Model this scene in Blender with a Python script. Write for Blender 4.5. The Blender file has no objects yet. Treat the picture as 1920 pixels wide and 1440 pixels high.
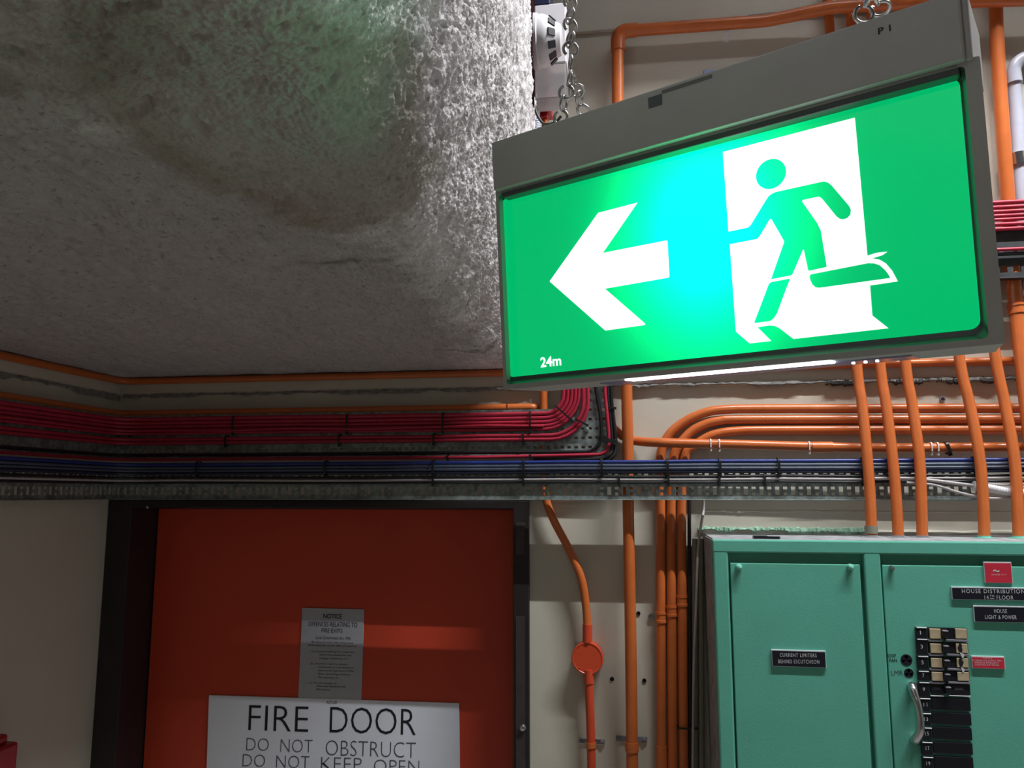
import bpy, bmesh, math, random
import numpy as np
from mathutils import Vector, Matrix
from mathutils.geometry import tessellate_polygon
random.seed(4)
C = bpy.context.scene.collection
SC = bpy.context.scene

# ------------------------------------------------------------------ camera, light, exposure
F = 1480.0
YAW, PIT = math.radians(8.75), math.radians(7.89)
CAM = Vector((0, -1.9, 2.05))
FW = Vector((-math.sin(YAW)*math.cos(PIT), math.cos(YAW)*math.cos(PIT), math.sin(PIT)))
RT = Vector((math.cos(YAW), math.sin(YAW), 0))
UP = RT.cross(FW)
cd = bpy.data.cameras.new('camera'); cam = bpy.data.objects.new('camera', cd); C.objects.link(cam)
cd.sensor_fit = 'HORIZONTAL'; cd.sensor_width = 36; cd.lens = 36*F/1920; cd.clip_start = 0.01
cam.matrix_world = Matrix.Translation(CAM) @ Matrix((RT, UP, -FW)).transposed().to_4x4()
SC.camera = cam
SC.view_settings.view_transform = 'Standard'; SC.view_settings.look = 'None'
SC.view_settings.gamma = 1; SC.view_settings.use_curve_mapping = False
SC.view_settings.exposure = 0.0
w = bpy.data.worlds.new('world'); SC.world = w; w.use_nodes = True
w.node_tree.nodes['Background'].inputs[0].default_value = (0.6, 0.65, 0.7, 1)
w.node_tree.nodes['Background'].inputs[1].default_value = 0.01
def area(name, loc, target, sx, sy, power, col, spread=180):
    l = bpy.data.lights.new(name, 'AREA'); l.shape = 'RECTANGLE'; l.size = sx; l.size_y = sy
    l.energy = power; l.color = col; l.spread = math.radians(spread)
    o = bpy.data.objects.new(name, l); C.objects.link(o); o.location = loc
    d = (Vector(target) - Vector(loc)).normalized()
    x = Vector((1, 0, 0)); x = (x - d*x.dot(d)).normalized(); y = (-d).cross(x)
    o.matrix_world = Matrix.Translation(loc) @ Matrix((x, y, -d)).transposed().to_4x4()
    return o
area('tube_light_high', (1.1, -0.85, 4.2), (1.1, -0.85, 2.0), 1.5, 0.012, 95, (0.97, 0.98, 1.0))
area('added_uplight', (1.1, -0.85, 4.27), (1.1, -0.85, 4.8), 1.5, 0.03, 10, (0.97, 0.98, 1.0))  # added fill aimed upward, brightens the upper wall by bounce
area('fill_light_behind', (0.4, -3.3, 2.3), (0.1, 0, 2.1), 1.2, 0.08, 0.95, (1.0, 0.82, 0.64))  # added fill behind the camera in place of ambient light

# ------------------------------------------------------------------ helpers
def ray(px, py): return FW + RT*((px-960)/F) - UP*((py-720)/F)
def P(px, py, off=0.0):                       # point of the plane `off` in front of the back wall
    d = ray(px, py); return CAM + d*((-off-CAM.y)/d.y)
W = {}
def world(o): return W.get(o.name, Matrix.Identity(4))
def link(o, parent=None, M=None):
    C.objects.link(o)
    M = M if M is not None else Matrix.Identity(4)
    W[o.name] = M
    if parent is not None:
        o.parent = parent; o.matrix_parent_inverse = world(parent).inverted()
    o.matrix_basis = M
    return o
def tag(o, label, cat, group=None):
    o['label'] = label; o['category'] = cat
    if group: o['group'] = group
    return o
def struct(o): o['kind'] = 'structure'; return o
def empty(name, loc, M=None):
    o = bpy.data.objects.new(name, None); o.empty_display_size = 0.02
    return link(o, None, M if M is not None else Matrix.Translation(Vector(loc)))
def obj(name, vs, fs, mat, parent=None, smooth=False, M=None, center=None):
    """mesh from verts in world space (or in frame M)"""
    vs = [Vector(v) for v in vs]
    if M is None:
        n = len(vs); c = sum(vs, Vector())/n if center is None else Vector(center)
        M = Matrix.Translation(c); vs = [v-c for v in vs]
    me = bpy.data.meshes.new(name); me.from_pydata(vs, [], fs); me.update()
    if smooth:
        me.polygons.foreach_set('use_smooth', [True]*len(me.polygons))
    me.materials.append(mat)
    return link(bpy.data.objects.new(name, me), parent, M)
def obj_bm(name, bm, mat, parent=None, smooth=False, M=None):
    bm.verts.index_update()
    vs = [v.co.copy() for v in bm.verts]; fs = [[v.index for v in f.verts] for f in bm.faces]
    bm.free(); return obj(name, vs, fs, mat, parent, smooth, M)
def auto(o, ang=40):
    me = o.data
    me.polygons.foreach_set('use_smooth', [True]*len(me.polygons))
    bm = bmesh.new(); bm.from_mesh(me)
    for e in bm.edges:
        if len(e.link_faces) == 2 and e.calc_face_angle(0) > math.radians(ang): e.smooth = False
    bm.to_mesh(me); bm.free(); return o
def add_box(bm, lo, hi, bev=0.0, R=None, seg=2):
    lo = Vector(lo); hi = Vector(hi); c = (lo+hi)/2; s = hi-lo
    M = Matrix.Translation(c) @ Matrix.Diagonal((abs(s.x), abs(s.y), abs(s.z), 1))
    r = bmesh.ops.create_cube(bm, size=1, matrix=M); vs = r['verts']
    if bev > 0:
        es = list({e for v in vs for e in v.link_edges})
        rr = bmesh.ops.bevel(bm, geom=es, offset=bev, segments=seg, profile=0.5, affect='EDGES')
        vs = list({v for f in rr['faces'] for v in f.verts} | {v for v in vs if v.is_valid})
    if R is not None: bmesh.ops.transform(bm, matrix=R, verts=vs)
def box(name, lo, hi, mat, parent=None, bev=0.002, M=None):
    bm = bmesh.new(); add_box(bm, lo, hi, bev); return obj_bm(name, bm, mat, parent, False, M)
def catmull(pts, k=8):
    pts = [Vector(p) for p in pts]
    if len(pts) < 3: return pts
    q = [pts[0]*2-pts[1]] + pts + [pts[-1]*2-pts[-2]]; out = []
    for i in range(1, len(q)-2):
        p0, p1, p2, p3 = q[i-1:i+3]
        for j in range(k):
            t = j/k
            out.append(0.5*((2*p1)+(p2-p0)*t+(2*p0-5*p1+4*p2-p3)*t*t+(3*p1-p0-3*p2+p3)*t**3))
    out.append(pts[-1]); return out
def fillet(pts, rs, k=8):
    """polyline with rounded corners; rs[i] fillet radius at point i"""
    pts = [Vector(p) for p in pts]; out = [pts[0]]
    for i in range(1, len(pts)-1):
        a, b, c = pts[i-1], pts[i], pts[i+1]; r = rs[i] if isinstance(rs, (list, tuple)) else rs
        d1 = (a-b).normalized(); d2 = (c-b).normalized(); co = max(-0.9999, min(0.9999, d1.dot(d2)))
        th = math.acos(co)
        if r <= 0 or th > 3.1: out.append(b); continue
        L = min(r/math.tan(th/2), (a-b).length*0.49, (c-b).length*0.49); r2 = L*math.tan(th/2)
        cen = b + (d1+d2).normalized()*(r2/math.sin(th/2))
        s = b+d1*L-cen; e = b+d2*L-cen; an = s.angle(e)
        for j in range(k+1):
            t = j/k; out.append(cen + (s*math.sin((1-t)*an)+e*math.sin(t*an))/math.sin(an))
    out.append(pts[-1]); return out
def tube_geo(pts, r, n=12, closed=False):
    pts = [Vector(p) for p in pts]; m = len(pts)
    rs = r if isinstance(r, (list, tuple)) else [r]*m
    T = []
    for i in range(m):
        a = pts[i-1] if (i > 0 or closed) else pts[i]; b = pts[(i+1) % m] if (i < m-1 or closed) else pts[i]
        T.append((b-a).normalized())
    nrm = T[0].orthogonal().normalized(); vs, fs = [], []
    for i in range(m):
        nrm = (nrm - T[i]*nrm.dot(T[i])).normalized(); bn = T[i].cross(nrm)
        for j in range(n):
            a = 2*math.pi*j/n; vs.append(pts[i]+(nrm*math.cos(a)+bn*math.sin(a))*rs[i])
    for i in range(m if closed else m-1):
        k = (i+1) % m
        for j in range(n): fs.append((i*n+j, i*n+(j+1) % n, k*n+(j+1) % n, k*n+j))
    if not closed: fs.append(tuple(range(n))[::-1]); fs.append(tuple((m-1)*n+j for j in range(n)))
    return vs, fs
def tube(name, pts, r, mat, parent=None, n=12, closed=False):
    vs, fs = tube_geo(pts, r, n, closed); o = obj(name, vs, fs, mat, parent); return auto(o, 50)
def lathe(name, prof, c, axis, mat, parent=None, n=24):
    """profile [(r, h)] revolved about axis through c"""
    ax = Vector(axis).normalized(); u = ax.orthogonal().normalized(); v = ax.cross(u); c = Vector(c); vs, fs = [], []
    for r, h in prof:
        for j in range(n):
            a = 2*math.pi*j/n; vs.append(c+ax*h+(u*math.cos(a)+v*math.sin(a))*r)
    for i in range(len(prof)-1):
        for j in range(n): fs.append((i*n+j, i*n+(j+1) % n, (i+1)*n+(j+1) % n, (i+1)*n+j))
    fs.append(tuple(range(n))[::-1]); fs.append(tuple((len(prof)-1)*n+j for j in range(n)))
    return auto(obj(name, vs, fs, mat, parent), 35)
def poly_obj(name, pts, mat, parent, M=None):
    t = tessellate_polygon([[Vector(p) for p in pts]]); return obj(name, pts, [tuple(x) for x in t], mat, parent, False, M)
def text(name, body, ctr, xdir, zdir, wid, hei, mat, parent, thin=0.0, M=None, lines=1.0, align='CENTER'):
    """flat lettering fitted into a box wid x hei about ctr"""
    cu = bpy.data.curves.new('lettering', 'FONT'); cu.body = body; cu.align_x = align; cu.offset = thin; cu.space_line = lines; cu.space_character = 1.18 if mat in (LETTER, GRYP) else 1.0
    cu.resolution_u = 3
    t = bpy.data.objects.new('lettering', cu); me = bpy.data.meshes.new_from_object(t)
    vs = [v.co.copy() for v in me.vertices]; fs = [list(p.vertices) for p in me.polygons]
    bpy.data.objects.remove(t); bpy.data.curves.remove(cu); bpy.data.meshes.remove(me)
    x0 = min(v.x for v in vs); x1 = max(v.x for v in vs); y0 = min(v.y for v in vs); y1 = max(v.y for v in vs)
    sx = wid/(x1-x0); sy = hei/(y1-y0) if hei else sx
    xd = Vector(xdir).normalized(); zd = Vector(zdir).normalized(); c = Vector(ctr)
    out = [c+xd*((v.x-(x0+x1)/2)*sx)+zd*((v.y-(y0+y1)/2)*sy) for v in vs]
    return obj(name, out, fs, mat, parent, False, M)

# ------------------------------------------------------------------ materials
def mat(name, col, rough=0.5, metal=0.0, var=0.12, vs=30.0, bump=0.0, bs=200.0, spec=0.5, dirt=None, dscale=8.0, damt=0.5, coat=0.0):
    m = bpy.data.materials.new(name); m.use_nodes = True; nt = m.node_tree; N = nt.nodes; L = nt.links
    b = N['Principled BSDF']; b.inputs['Roughness'].default_value = rough; b.inputs['Metallic'].default_value = metal
    b.inputs['Specular IOR Level'].default_value = spec; b.inputs['Coat Weight'].default_value = coat
    tc = N.new('ShaderNodeTexCoord'); no = N.new('ShaderNodeTexNoise'); no.inputs['Scale'].default_value = vs; no.inputs['Detail'].default_value = 4
    L.new(tc.outputs['Object'], no.inputs['Vector'])
    cr = N.new('ShaderNodeValToRGB'); L.new(no.outputs['Fac'], cr.inputs['Fac'])
    cr.color_ramp.elements[0].position = 0.3; cr.color_ramp.elements[1].position = 0.7
    cr.color_ramp.elements[0].color = tuple(c*(1-var) for c in col)+(1,); cr.color_ramp.elements[1].color = tuple(min(1, c*(1+var*0.6)) for c in col)+(1,)
    out = cr.outputs['Color']
    if dirt:
        n2 = N.new('ShaderNodeTexNoise'); n2.inputs['Scale'].default_value = dscale; n2.inputs['Detail'].default_value = 6
        L.new(tc.outputs['Object'], n2.inputs['Vector'])
        r2 = N.new('ShaderNodeValToRGB'); r2.color_ramp.elements[0].position = 0.48; r2.color_ramp.elements[1].position = 0.66
        L.new(n2.outputs['Fac'], r2.inputs['Fac'])
        mu = N.new('ShaderNodeMath'); mu.operation = 'MULTIPLY'; mu.inputs[1].default_value = damt; L.new(r2.outputs['Color'], mu.inputs[0])
        mx = N.new('ShaderNodeMix'); mx.data_type = 'RGBA'; L.new(mu.outputs[0], mx.inputs[0]); L.new(out, mx.inputs[6]); mx.inputs[7].default_value = tuple(dirt)+(1,)
        out = mx.outputs[2]
    L.new(out, b.inputs['Base Color'])
    if bump > 0:
        n3 = N.new('ShaderNodeTexNoise'); n3.inputs['Scale'].default_value = bs; n3.inputs['Detail'].default_value = 3
        L.new(tc.outputs['Object'], n3.inputs['Vector'])
        bp = N.new('ShaderNodeBump'); bp.inputs['Strength'].default_value = bump; bp.inputs['Distance'].default_value = 0.002
        L.new(n3.outputs['Fac'], bp.inputs['Height']); L.new(bp.outputs['Normal'], b.inputs['Normal'])
    return m
CREAM = mat('cream_wall_paint', (0.61, 0.585, 0.49), 0.55, var=0.05, vs=6, bump=0.15, bs=60, dirt=(0.42, 0.38, 0.3), dscale=3, damt=0.25)
DIM = mat('unpainted_blockwork', (0.32, 0.31, 0.29), 0.8)
CONC = mat('bare_plaster', (0.24, 0.235, 0.225), 0.9, var=0.35, vs=60, bump=0.6, bs=160)
ORANGE = mat('orange_conduit_paint', (0.60, 0.15, 0.036), 0.3, var=0.08, vs=25, bump=0.05, bs=90, coat=0.2)
BOXOR = mat('red_orange_plastic', (0.62, 0.075, 0.028), 0.35, var=0.05, vs=40)
GREYPIPE = mat('grey_pvc', (0.5, 0.51, 0.6), 0.25, var=0.05)
RED = mat('red_cable_sheath', (0.44, 0.022, 0.052), 0.4, var=0.15, vs=40)
BLACK = mat('black_cable_sheath', (0.012, 0.012, 0.014), 0.4, var=0.2)
BLUE = mat('blue_cable_sheath', (0.016, 0.035, 0.22), 0.35, var=0.15)
SLATE = mat('slate_blue_cable_sheath', (0.065, 0.085, 0.14), 0.35, var=0.15)
NAVY = mat('navy_cable_sheath', (0.015, 0.022, 0.055), 0.35, var=0.15)
PALE = mat('pale_grey_cable_sheath', (0.45, 0.42, 0.42), 0.4, var=0.12)
TIE = mat('black_nylon', (0.01, 0.01, 0.012), 0.4)
TIEG = mat('grey_nylon', (0.25, 0.26, 0.3), 0.4)
TIEW = mat('white_nylon', (0.75, 0.68, 0.65), 0.4)
GALV = mat('galvanised_steel', (0.34, 0.40, 0.39), 0.42, 0.55, var=0.45, vs=90, dirt=(0.12, 0.13, 0.12), dscale=25, damt=0.7)
GREEN = mat('green_cabinet_enamel', (0.125, 0.47, 0.35), 0.38, var=0.05, vs=8, bump=0.12, bs=400)
GREEN_SIDE = mat('grey_dusty_enamel', (0.36, 0.37, 0.38), 0.8, var=0.25, vs=40, dirt=(0.15, 0.15, 0.15), dscale=30, damt=0.6)
NUTGREEN = mat('pale_green_nut', (0.22, 0.6, 0.48), 0.3)
DOOR = mat('orange_red_door_paint', (0.62, 0.062, 0.026), 0.45, var=0.06, vs=5)
FRAME = mat('black_brown_frame_paint', (0.022, 0.017, 0.018), 0.45, var=0.15)
SIGNW = mat('white_sign_plastic', (0.84, 0.89, 1.0), 0.4, var=0.02)
NOTW = mat('silver_notice_plate', (0.46, 0.48, 0.54), 0.45, var=0.04)
INK = mat('black_ink', (0.008, 0.008, 0.015), 0.5)
INKG = mat('grey_ink', (0.06, 0.06, 0.10), 0.5)
LABELB = mat('black_traffolyte', (0.008, 0.009, 0.018), 0.4)
LABELE = mat('white_traffolyte_core', (0.6, 0.65, 0.66), 0.5)
LETTER = mat('engraved_white', (0.62, 0.64, 0.66), 0.6)
LABELR = mat('red_traffolyte', (0.6, 0.03, 0.06), 0.4)
BEIGE = mat('aged_cream_bakelite', (0.50, 0.41, 0.26), 0.5, var=0.2, vs=60)
BLKP = mat('black_bakelite', (0.01, 0.011, 0.016), 0.35)
GRYP = mat('grey_breaker_edge', (0.2, 0.2, 0.23), 0.5)
BRKT = mat('slate_blue_paint', (0.16, 0.2, 0.32), 0.4)
CHROME = mat('chrome', (0.6, 0.6, 0.62), 0.18, 0.95, var=0.1)
STEEL = mat('zinc_chain_steel', (0.36, 0.35, 0.34), 0.3, 0.9, var=0.3, vs=80)
HOUSE = mat('grey_sign_housing', (0.55, 0.56, 0.56), 0.42, var=0.06, vs=20, bump=0.03, bs=500)
BEZEL = mat('dark_smoked_bezel', (0.10, 0.115, 0.125), 0.3, var=0.1)
GLASS_EDGE = mat('violet_clear_edge', (0.35, 0.34, 0.55), 0.15)
WHITEP = mat('white_detector_plastic', (0.72, 0.71, 0.74), 0.35, var=0.03)
DARKP = mat('dark_grille', (0.015, 0.015, 0.02), 0.5)
REDBOX = mat('red_gloss_enamel', (0.45, 0.01, 0.02), 0.35)
OLIVE = mat('olive_conduit_paint', (0.22, 0.22, 0.17), 0.6)
EDGEDARK = mat('dark_red_steel', (0.03, 0.012, 0.014), 0.8, var=0.3, spec=0.0)

def mat_emit(name, col, base, peak):
    m = bpy.data.materials.new(name); m.use_nodes = True; nt = m.node_tree; N = nt.nodes; L = nt.links
    b = N['Principled BSDF']; b.inputs['Base Color'].default_value = tuple(c*0.25 for c in col)+(1,); b.inputs['Roughness'].default_value = 0.12
    b.inputs['Emission Color'].default_value = tuple(col)+(1,)
    tc = N.new('ShaderNodeTexCoord'); mp = N.new('ShaderNodeMapping'); L.new(tc.outputs['Object'], mp.inputs['Vector'])
    mp.inputs['Location'].default_value = (-HOT[0], -HOT[1], 0)
    sc = N.new('ShaderNodeVectorMath'); sc.operation = 'MULTIPLY'; sc.inputs[1].default_value = (1, 0.75, 0); L.new(mp.outputs[0], sc.inputs[0])
    ln = N.new('ShaderNodeVectorMath'); ln.operation = 'LENGTH'; L.new(sc.outputs[0], ln.inputs[0])
    d = N.new('ShaderNodeMath'); d.operation = 'DIVIDE'; d.inputs[1].default_value = HOTR; L.new(ln.outputs['Value'], d.inputs[0])
    q = N.new('ShaderNodeMath'); q.operation = 'POWER'; q.inputs[1].default_value = 2; L.new(d.outputs[0], q.inputs[0])
    ng = N.new('ShaderNodeMath'); ng.operation = 'MULTIPLY'; ng.inputs[1].default_value = -1; L.new(q.outputs[0], ng.inputs[0])
    ex = N.new('ShaderNodeMath'); ex.operation = 'EXPONENT'; L.new(ng.outputs[0], ex.inputs[0])
    ma = N.new('ShaderNodeMath'); ma.operation = 'MULTIPLY_ADD'; ma.inputs[1].default_value = peak; ma.inputs[2].default_value = base; L.new(ex.outputs[0], ma.inputs[0])
    L.new(ma.outputs[0], b.inputs['Emission Strength']); return m

# ------------------------------------------------------------------ room shell
XL = P(225, 715).x                       # left wall
ZC = 2.352                               # soffit height
ZTOP, YR, XR = 4.8, -4.2, 2.7
X = lambda px, py=1100, off=0.0: P(px, py, off).x
Z = lambda px, py, off=0.0: P(px, py, off).z
ZLEDGE = Z(1155, 725, 0.015)
DX0 = XL+0.012; DX1 = X(992, 1100, 0.012); DZ1 = Z(700, 938, 0.012)
def edge_x(y): return -0.211-0.1*y       # x of the soffit's right edge
bm = bmesh.new()
add_box(bm, (DX1, 0, 0), (XR, 0.25, ZLEDGE+0.02)); add_box(bm, (XL-0.25, 0, DZ1), (DX1, 0.25, ZLEDGE+0.02)); add_box(bm, (XL-0.25, 0, 0), (DX0, 0.25, DZ1))
wall_back = struct(obj_bm('wall_back', bm, CREAM))
Z2 = Z(1480, 34)
b1 = box('upper_panel', (XL-0.25, -0.009, ZLEDGE), (XR, 0.25, Z2), CREAM, wall_back, 0.0015)
b2 = box('upper_panel', (XL-0.25, -0.020, Z2), (XR, 0.25, ZTOP), CREAM, wall_back, 0.0015)
wall_left = struct(box('wall_left', (XL-0.2, YR, 0), (XL, 0.0, ZLEDGE+0.02), CREAM, None, 0))
box('upper_panel', (XL-0.2, YR, ZLEDGE), (XL+0.009, 0.0, ZC+0.3), CREAM, wall_left, 0.0015)
struct(box('wall_right', (XR, YR, 0), (XR+0.2, 0.2, ZTOP), DIM, None, 0))
struct(box('wall_rear', (XL-0.2, YR-0.2, 0), (XR+0.2, YR, ZTOP), DIM, None, 0))
struct(box('floor', (XL-0.2, YR-0.2, -0.2), (XR+0.2, 0.25, 0), mat('grey_floor_paint', (0.5, 0.47, 0.44), 0.6), None, 0))
struct(box('ceiling_upper', (edge_x(-4)-0.3, YR-0.2, ZTOP), (XR+0.2, 0.25, ZTOP+0.2), DIM, None, 0))

# broken plaster edge under the ledge of the back wall and along the left wall
def ragged(name, p0, p1, n, out, hmin, hmax, mtl, parent, seed, th=0.006, upamt=0.004):
    rnd = random.Random(seed); p0 = Vector(p0); p1 = Vector(p1); out = Vector(out); vs, fs = [], []; h = 0.5
    for i in range(n+1):
        t = i/n; h = min(1, max(0, h+rnd.uniform(-0.45, 0.45))); c = p0.lerp(p1, t); lo = hmin+(hmax-hmin)*h
        u = upamt*rnd.random(); o = out*(th*(0.35+0.65*rnd.random()))
        vs += [c+Vector((0, 0, u)), c+o*0.7+Vector((0, 0, u*0.6)), c+o-Vector((0, 0, lo*0.55)), c+o*0.45-Vector((0, 0, lo)), c-Vector((0, 0, lo))]
    for i in range(n):
        for j in range(4): a = i*5+j; fs.append((a, a+1, a+6, a+5))
    return obj(name, vs, fs, mtl, parent)
yl = -0.010
ragged('plaster_edge', (X(1150, 725), yl, ZLEDGE+0.004), (XR, yl, ZLEDGE+0.004), 260, (0, -1, 0), 0.003, 0.010, CONC, wall_back, 1)
ragged('plaster_edge', (XL+0.02, yl, ZLEDGE+0.003), (X(1000, 730), yl, ZLEDGE+0.003), 150, (0, -1, 0), 0.002, 0.008, CONC, wall_back, 2)
ragged('plaster_edge', (X(1400, 30), -0.020, Z2+0.003), (XR, -0.020, Z2+0.003), 120, (0, -1, 0), 0.003, 0.010, CONC, wall_back, 3)
ragged('plaster_edge', (XL+0.010, -1.2, ZLEDGE+0.003), (XL+0.010, -0.01, ZLEDGE+0.003), 120, (1, 0, 0), 0.004, 0.014, CONC, wall_left, 5)
CRACK = mat('dark_crack', (0.05, 0.048, 0.046), 0.9, var=0.4, vs=80)
for i, (a_, b_) in enumerate(((1545, 1612), (1660, 1742), (1752, 1800), (1832, 1925))):
    ragged('paint_crack', (X(a_, 722), yl, ZLEDGE+0.001), (X(b_, 722), yl, ZLEDGE+0.001), 30, (0, -1, 0), 0.002, 0.011, CRACK, wall_back, 30+i, 0.0085, 0.006)
def wall_dot(name, px, py, r, mtl, h=0.002, off=0.0):
    c = P(px, py, off); lathe(name, [(r*0.75, 0), (r, 0), (r, h), (r*0.7, h), (r*0.6, h*0.3), (r*0.01, h*0.3)], c, (0, -1, 0), mtl, wall_back, 12)
for a in ((1197, 1150), (1147.5, 1273), (1208, 1276)): wall_dot('plug_hole', a[0], a[1], 0.0048, BLKP)
wall_dot('screw_head', 1221, 1155, 0.0065, CHROME, 0.006)
wall_dot('screw_head', 1766, 749, 0.006, GRYP, 0.006)
# dark cable-entry slot seen above the paint edge left of the cabinet

# ------------------------------------------------------------------ sprayed soffit
def perlin(x, y, seed):
    rs = np.random.RandomState(seed); n = 256
    p = rs.permutation(n); p = np.concatenate([p, p]); an = rs.rand(n)*2*np.pi; gx, gy = np.cos(an), np.sin(an)
    xi = np.floor(x).astype(int); yi = np.floor(y).astype(int); xf = x-xi; yf = y-yi; xi &= 255; yi &= 255
    u = xf*xf*xf*(xf*(xf*6-15)+10); v = yf*yf*yf*(yf*(yf*6-15)+10)
    def g(a, b, dx, dy): h = p[p[a & 255]+(b & 255)]; return gx[h]*dx+gy[h]*dy
    return ((g(xi, yi, xf, yf)*(1-u)+g(xi+1, yi, xf-1, yf)*u)*(1-v)+(g(xi, yi+1, xf, yf-1)*(1-u)+g(xi+1, yi+1, xf-1, yf-1)*u)*v)*1.5
AX, BZ = 0.16, 0.50                       # the sprayed edge is a tall quarter ellipse
def build_soffit():
    # t: along y; s: distance from right vertical face, measured along the profile
    ts = [0.0]
    while ts[-1] > -1.62:
        d = abs(ts[-1]+1.9); ts.append(ts[-1]-(0.0011+0.0042*max(0, d-0.5)))
    ts += [-1.75, -2.1, -3.0, -4.2]; ts = np.array(ts)
    tt = np.linspace(0, math.pi/2, 400); seg = np.hypot(np.diff(AX*np.cos(tt)), np.diff(BZ*np.sin(tt))); arc = np.concatenate([[0], np.cumsum(seg)])
    L0 = arc[-1]; hv = 0.03
    ss = [-hv]
    while ss[-1] < 1.75: ss.append(ss[-1]+(0.0032 if ss[-1] < 0.22 else 0.0016 if ss[-1] < 0.85 else 0.0016+0.004*(ss[-1]-0.85)))
    ss = np.array(ss); T, S = np.meshgrid(ts, ss, indexing='ij')
    ex = -0.232-0.1*T
    wob = 0.010*perlin(T*7, T*0+3.3, 9); ex = ex+wob*np.clip(-T*3, 0, 1)
    ang = np.interp(np.clip(S, 0, L0), arc, tt)
    axt = AX*np.clip(0.35-1.3*T, 0.35, 1)             # the haunch tightens towards the back wall
    nx = np.cos(ang)/axt; nz = -np.sin(ang)/BZ; nl = np.hypot(nx, nz); nx /= nl; nz /= nl
    x = ex-axt+axt*np.cos(ang)-np.clip(S-L0, 0, None); z = ZC+BZ-BZ*np.sin(ang)+np.clip(-S, 0, None)
    fade = np.clip(-T/0.10, 0.12, 1)*np.clip((x-XL)/0.1, 0.12, 1)
    big = perlin(S*9, T*9, 1)*0.006+perlin(S*22, T*22, 21)*0.0025
    mid = perlin(S*45, T*45, 2)*0.0022
    wx = S+0.003*perlin(S*90, T*90, 11); wy = T+0.003*perlin(S*90, T*90, 12)
    edge = np.clip(1.25-(ex-x-0.08)/0.35, 0.6, 1.25)     # the sprayed fibre stands proudest on the rounded edge
    r1 = 1-2*np.abs(perlin(wx*150, wy*150, 3)); r2 = 1-2*np.abs(perlin(wx*260+7, wy*260, 4)); r3 = perlin(S*420, T*420, 5)
    fib = (0.0019*r1+0.0013*r2+0.0006*r3)*edge
    pit = -0.004*np.clip(perlin(S*38+5, T*38, 6)-0.3, 0, 1)*2.5-0.006*np.clip(perlin(S*75+5, T*75, 16)-0.42, 0, 1)*2
    d = np.clip((big+mid+fib+pit-0.001)*fade, -0.02, 0.012)
    x = x+nx*d; z = z+nz*d
    V = np.stack([x, T, z], -1).reshape(-1, 3); a, b = T.shape
    idx = np.arange(a*b).reshape(a, b)
    Fq = np.stack([idx[:-1, :-1], idx[:-1, 1:], idx[1:, 1:], idx[1:, :-1]], -1).reshape(-1, 4)
    me = bpy.data.meshes.new('ceiling'); nv, nf = len(V), len(Fq)
    me.vertices.add(nv); me.vertices.foreach_set('co', V.ravel())
    me.loops.add(nf*4); me.loops.foreach_set('vertex_index', Fq.ravel().astype(np.int32))
    me.polygons.add(nf); me.polygons.foreach_set('loop_start', np.arange(0, nf*4, 4, dtype=np.int32))
    me.polygons.foreach_set('use_smooth', np.ones(nf, dtype=bool)); me.update(calc_edges=True); me.validate()
    return me
me = build_soffit()
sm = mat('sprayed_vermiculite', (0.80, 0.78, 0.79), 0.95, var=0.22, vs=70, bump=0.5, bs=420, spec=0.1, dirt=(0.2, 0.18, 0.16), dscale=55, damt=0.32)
nt = sm.node_tree; N = nt.nodes; Lk = nt.links; b = N['Principled BSDF']
src = b.inputs['Base Color'].links[0].from_socket
tc = N.new('ShaderNodeTexCoord')
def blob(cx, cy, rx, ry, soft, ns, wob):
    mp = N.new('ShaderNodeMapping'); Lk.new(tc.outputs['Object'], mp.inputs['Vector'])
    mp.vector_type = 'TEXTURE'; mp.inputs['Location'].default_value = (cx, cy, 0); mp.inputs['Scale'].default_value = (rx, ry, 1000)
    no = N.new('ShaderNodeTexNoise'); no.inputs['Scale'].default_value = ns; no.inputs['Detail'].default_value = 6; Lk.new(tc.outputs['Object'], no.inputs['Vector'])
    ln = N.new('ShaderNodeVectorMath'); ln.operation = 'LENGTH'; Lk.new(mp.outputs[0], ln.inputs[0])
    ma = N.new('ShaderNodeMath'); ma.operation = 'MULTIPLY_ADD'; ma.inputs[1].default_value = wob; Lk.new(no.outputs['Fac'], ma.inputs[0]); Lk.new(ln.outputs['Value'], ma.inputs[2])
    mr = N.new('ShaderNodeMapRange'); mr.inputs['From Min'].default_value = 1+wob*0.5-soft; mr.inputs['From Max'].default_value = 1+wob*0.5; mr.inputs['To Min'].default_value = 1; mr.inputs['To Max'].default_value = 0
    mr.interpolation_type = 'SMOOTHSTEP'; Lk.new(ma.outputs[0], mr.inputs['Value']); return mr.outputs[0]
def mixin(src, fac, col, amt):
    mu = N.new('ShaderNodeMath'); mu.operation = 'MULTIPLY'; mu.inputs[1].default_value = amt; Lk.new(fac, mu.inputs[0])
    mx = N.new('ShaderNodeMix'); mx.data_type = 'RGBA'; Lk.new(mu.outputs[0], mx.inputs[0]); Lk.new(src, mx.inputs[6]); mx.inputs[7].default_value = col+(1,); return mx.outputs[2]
src = mixin(src, blob(-0.86, -0.7, 0.62, 1.25, 0.18, 12, 0.3), (0.40, 0.37, 0.36), 0.8)         # shade of the flat part put into its colour
sp_ = N.new('ShaderNodeTexNoise'); sp_.inputs['Scale'].default_value = 120; sp_.inputs['Detail'].default_value = 3; Lk.new(tc.outputs['Object'], sp_.inputs['Vector'])
sr_ = N.new('ShaderNodeMapRange'); sr_.inputs['From Min'].default_value = 0.61; sr_.inputs['From Max'].default_value = 0.68; Lk.new(sp_.outputs['Fac'], sr_.inputs['Value'])
src = mixin(src, sr_.outputs[0], (0.12, 0.11, 0.10), 0.45)                                             # black specks in the fibre
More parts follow.
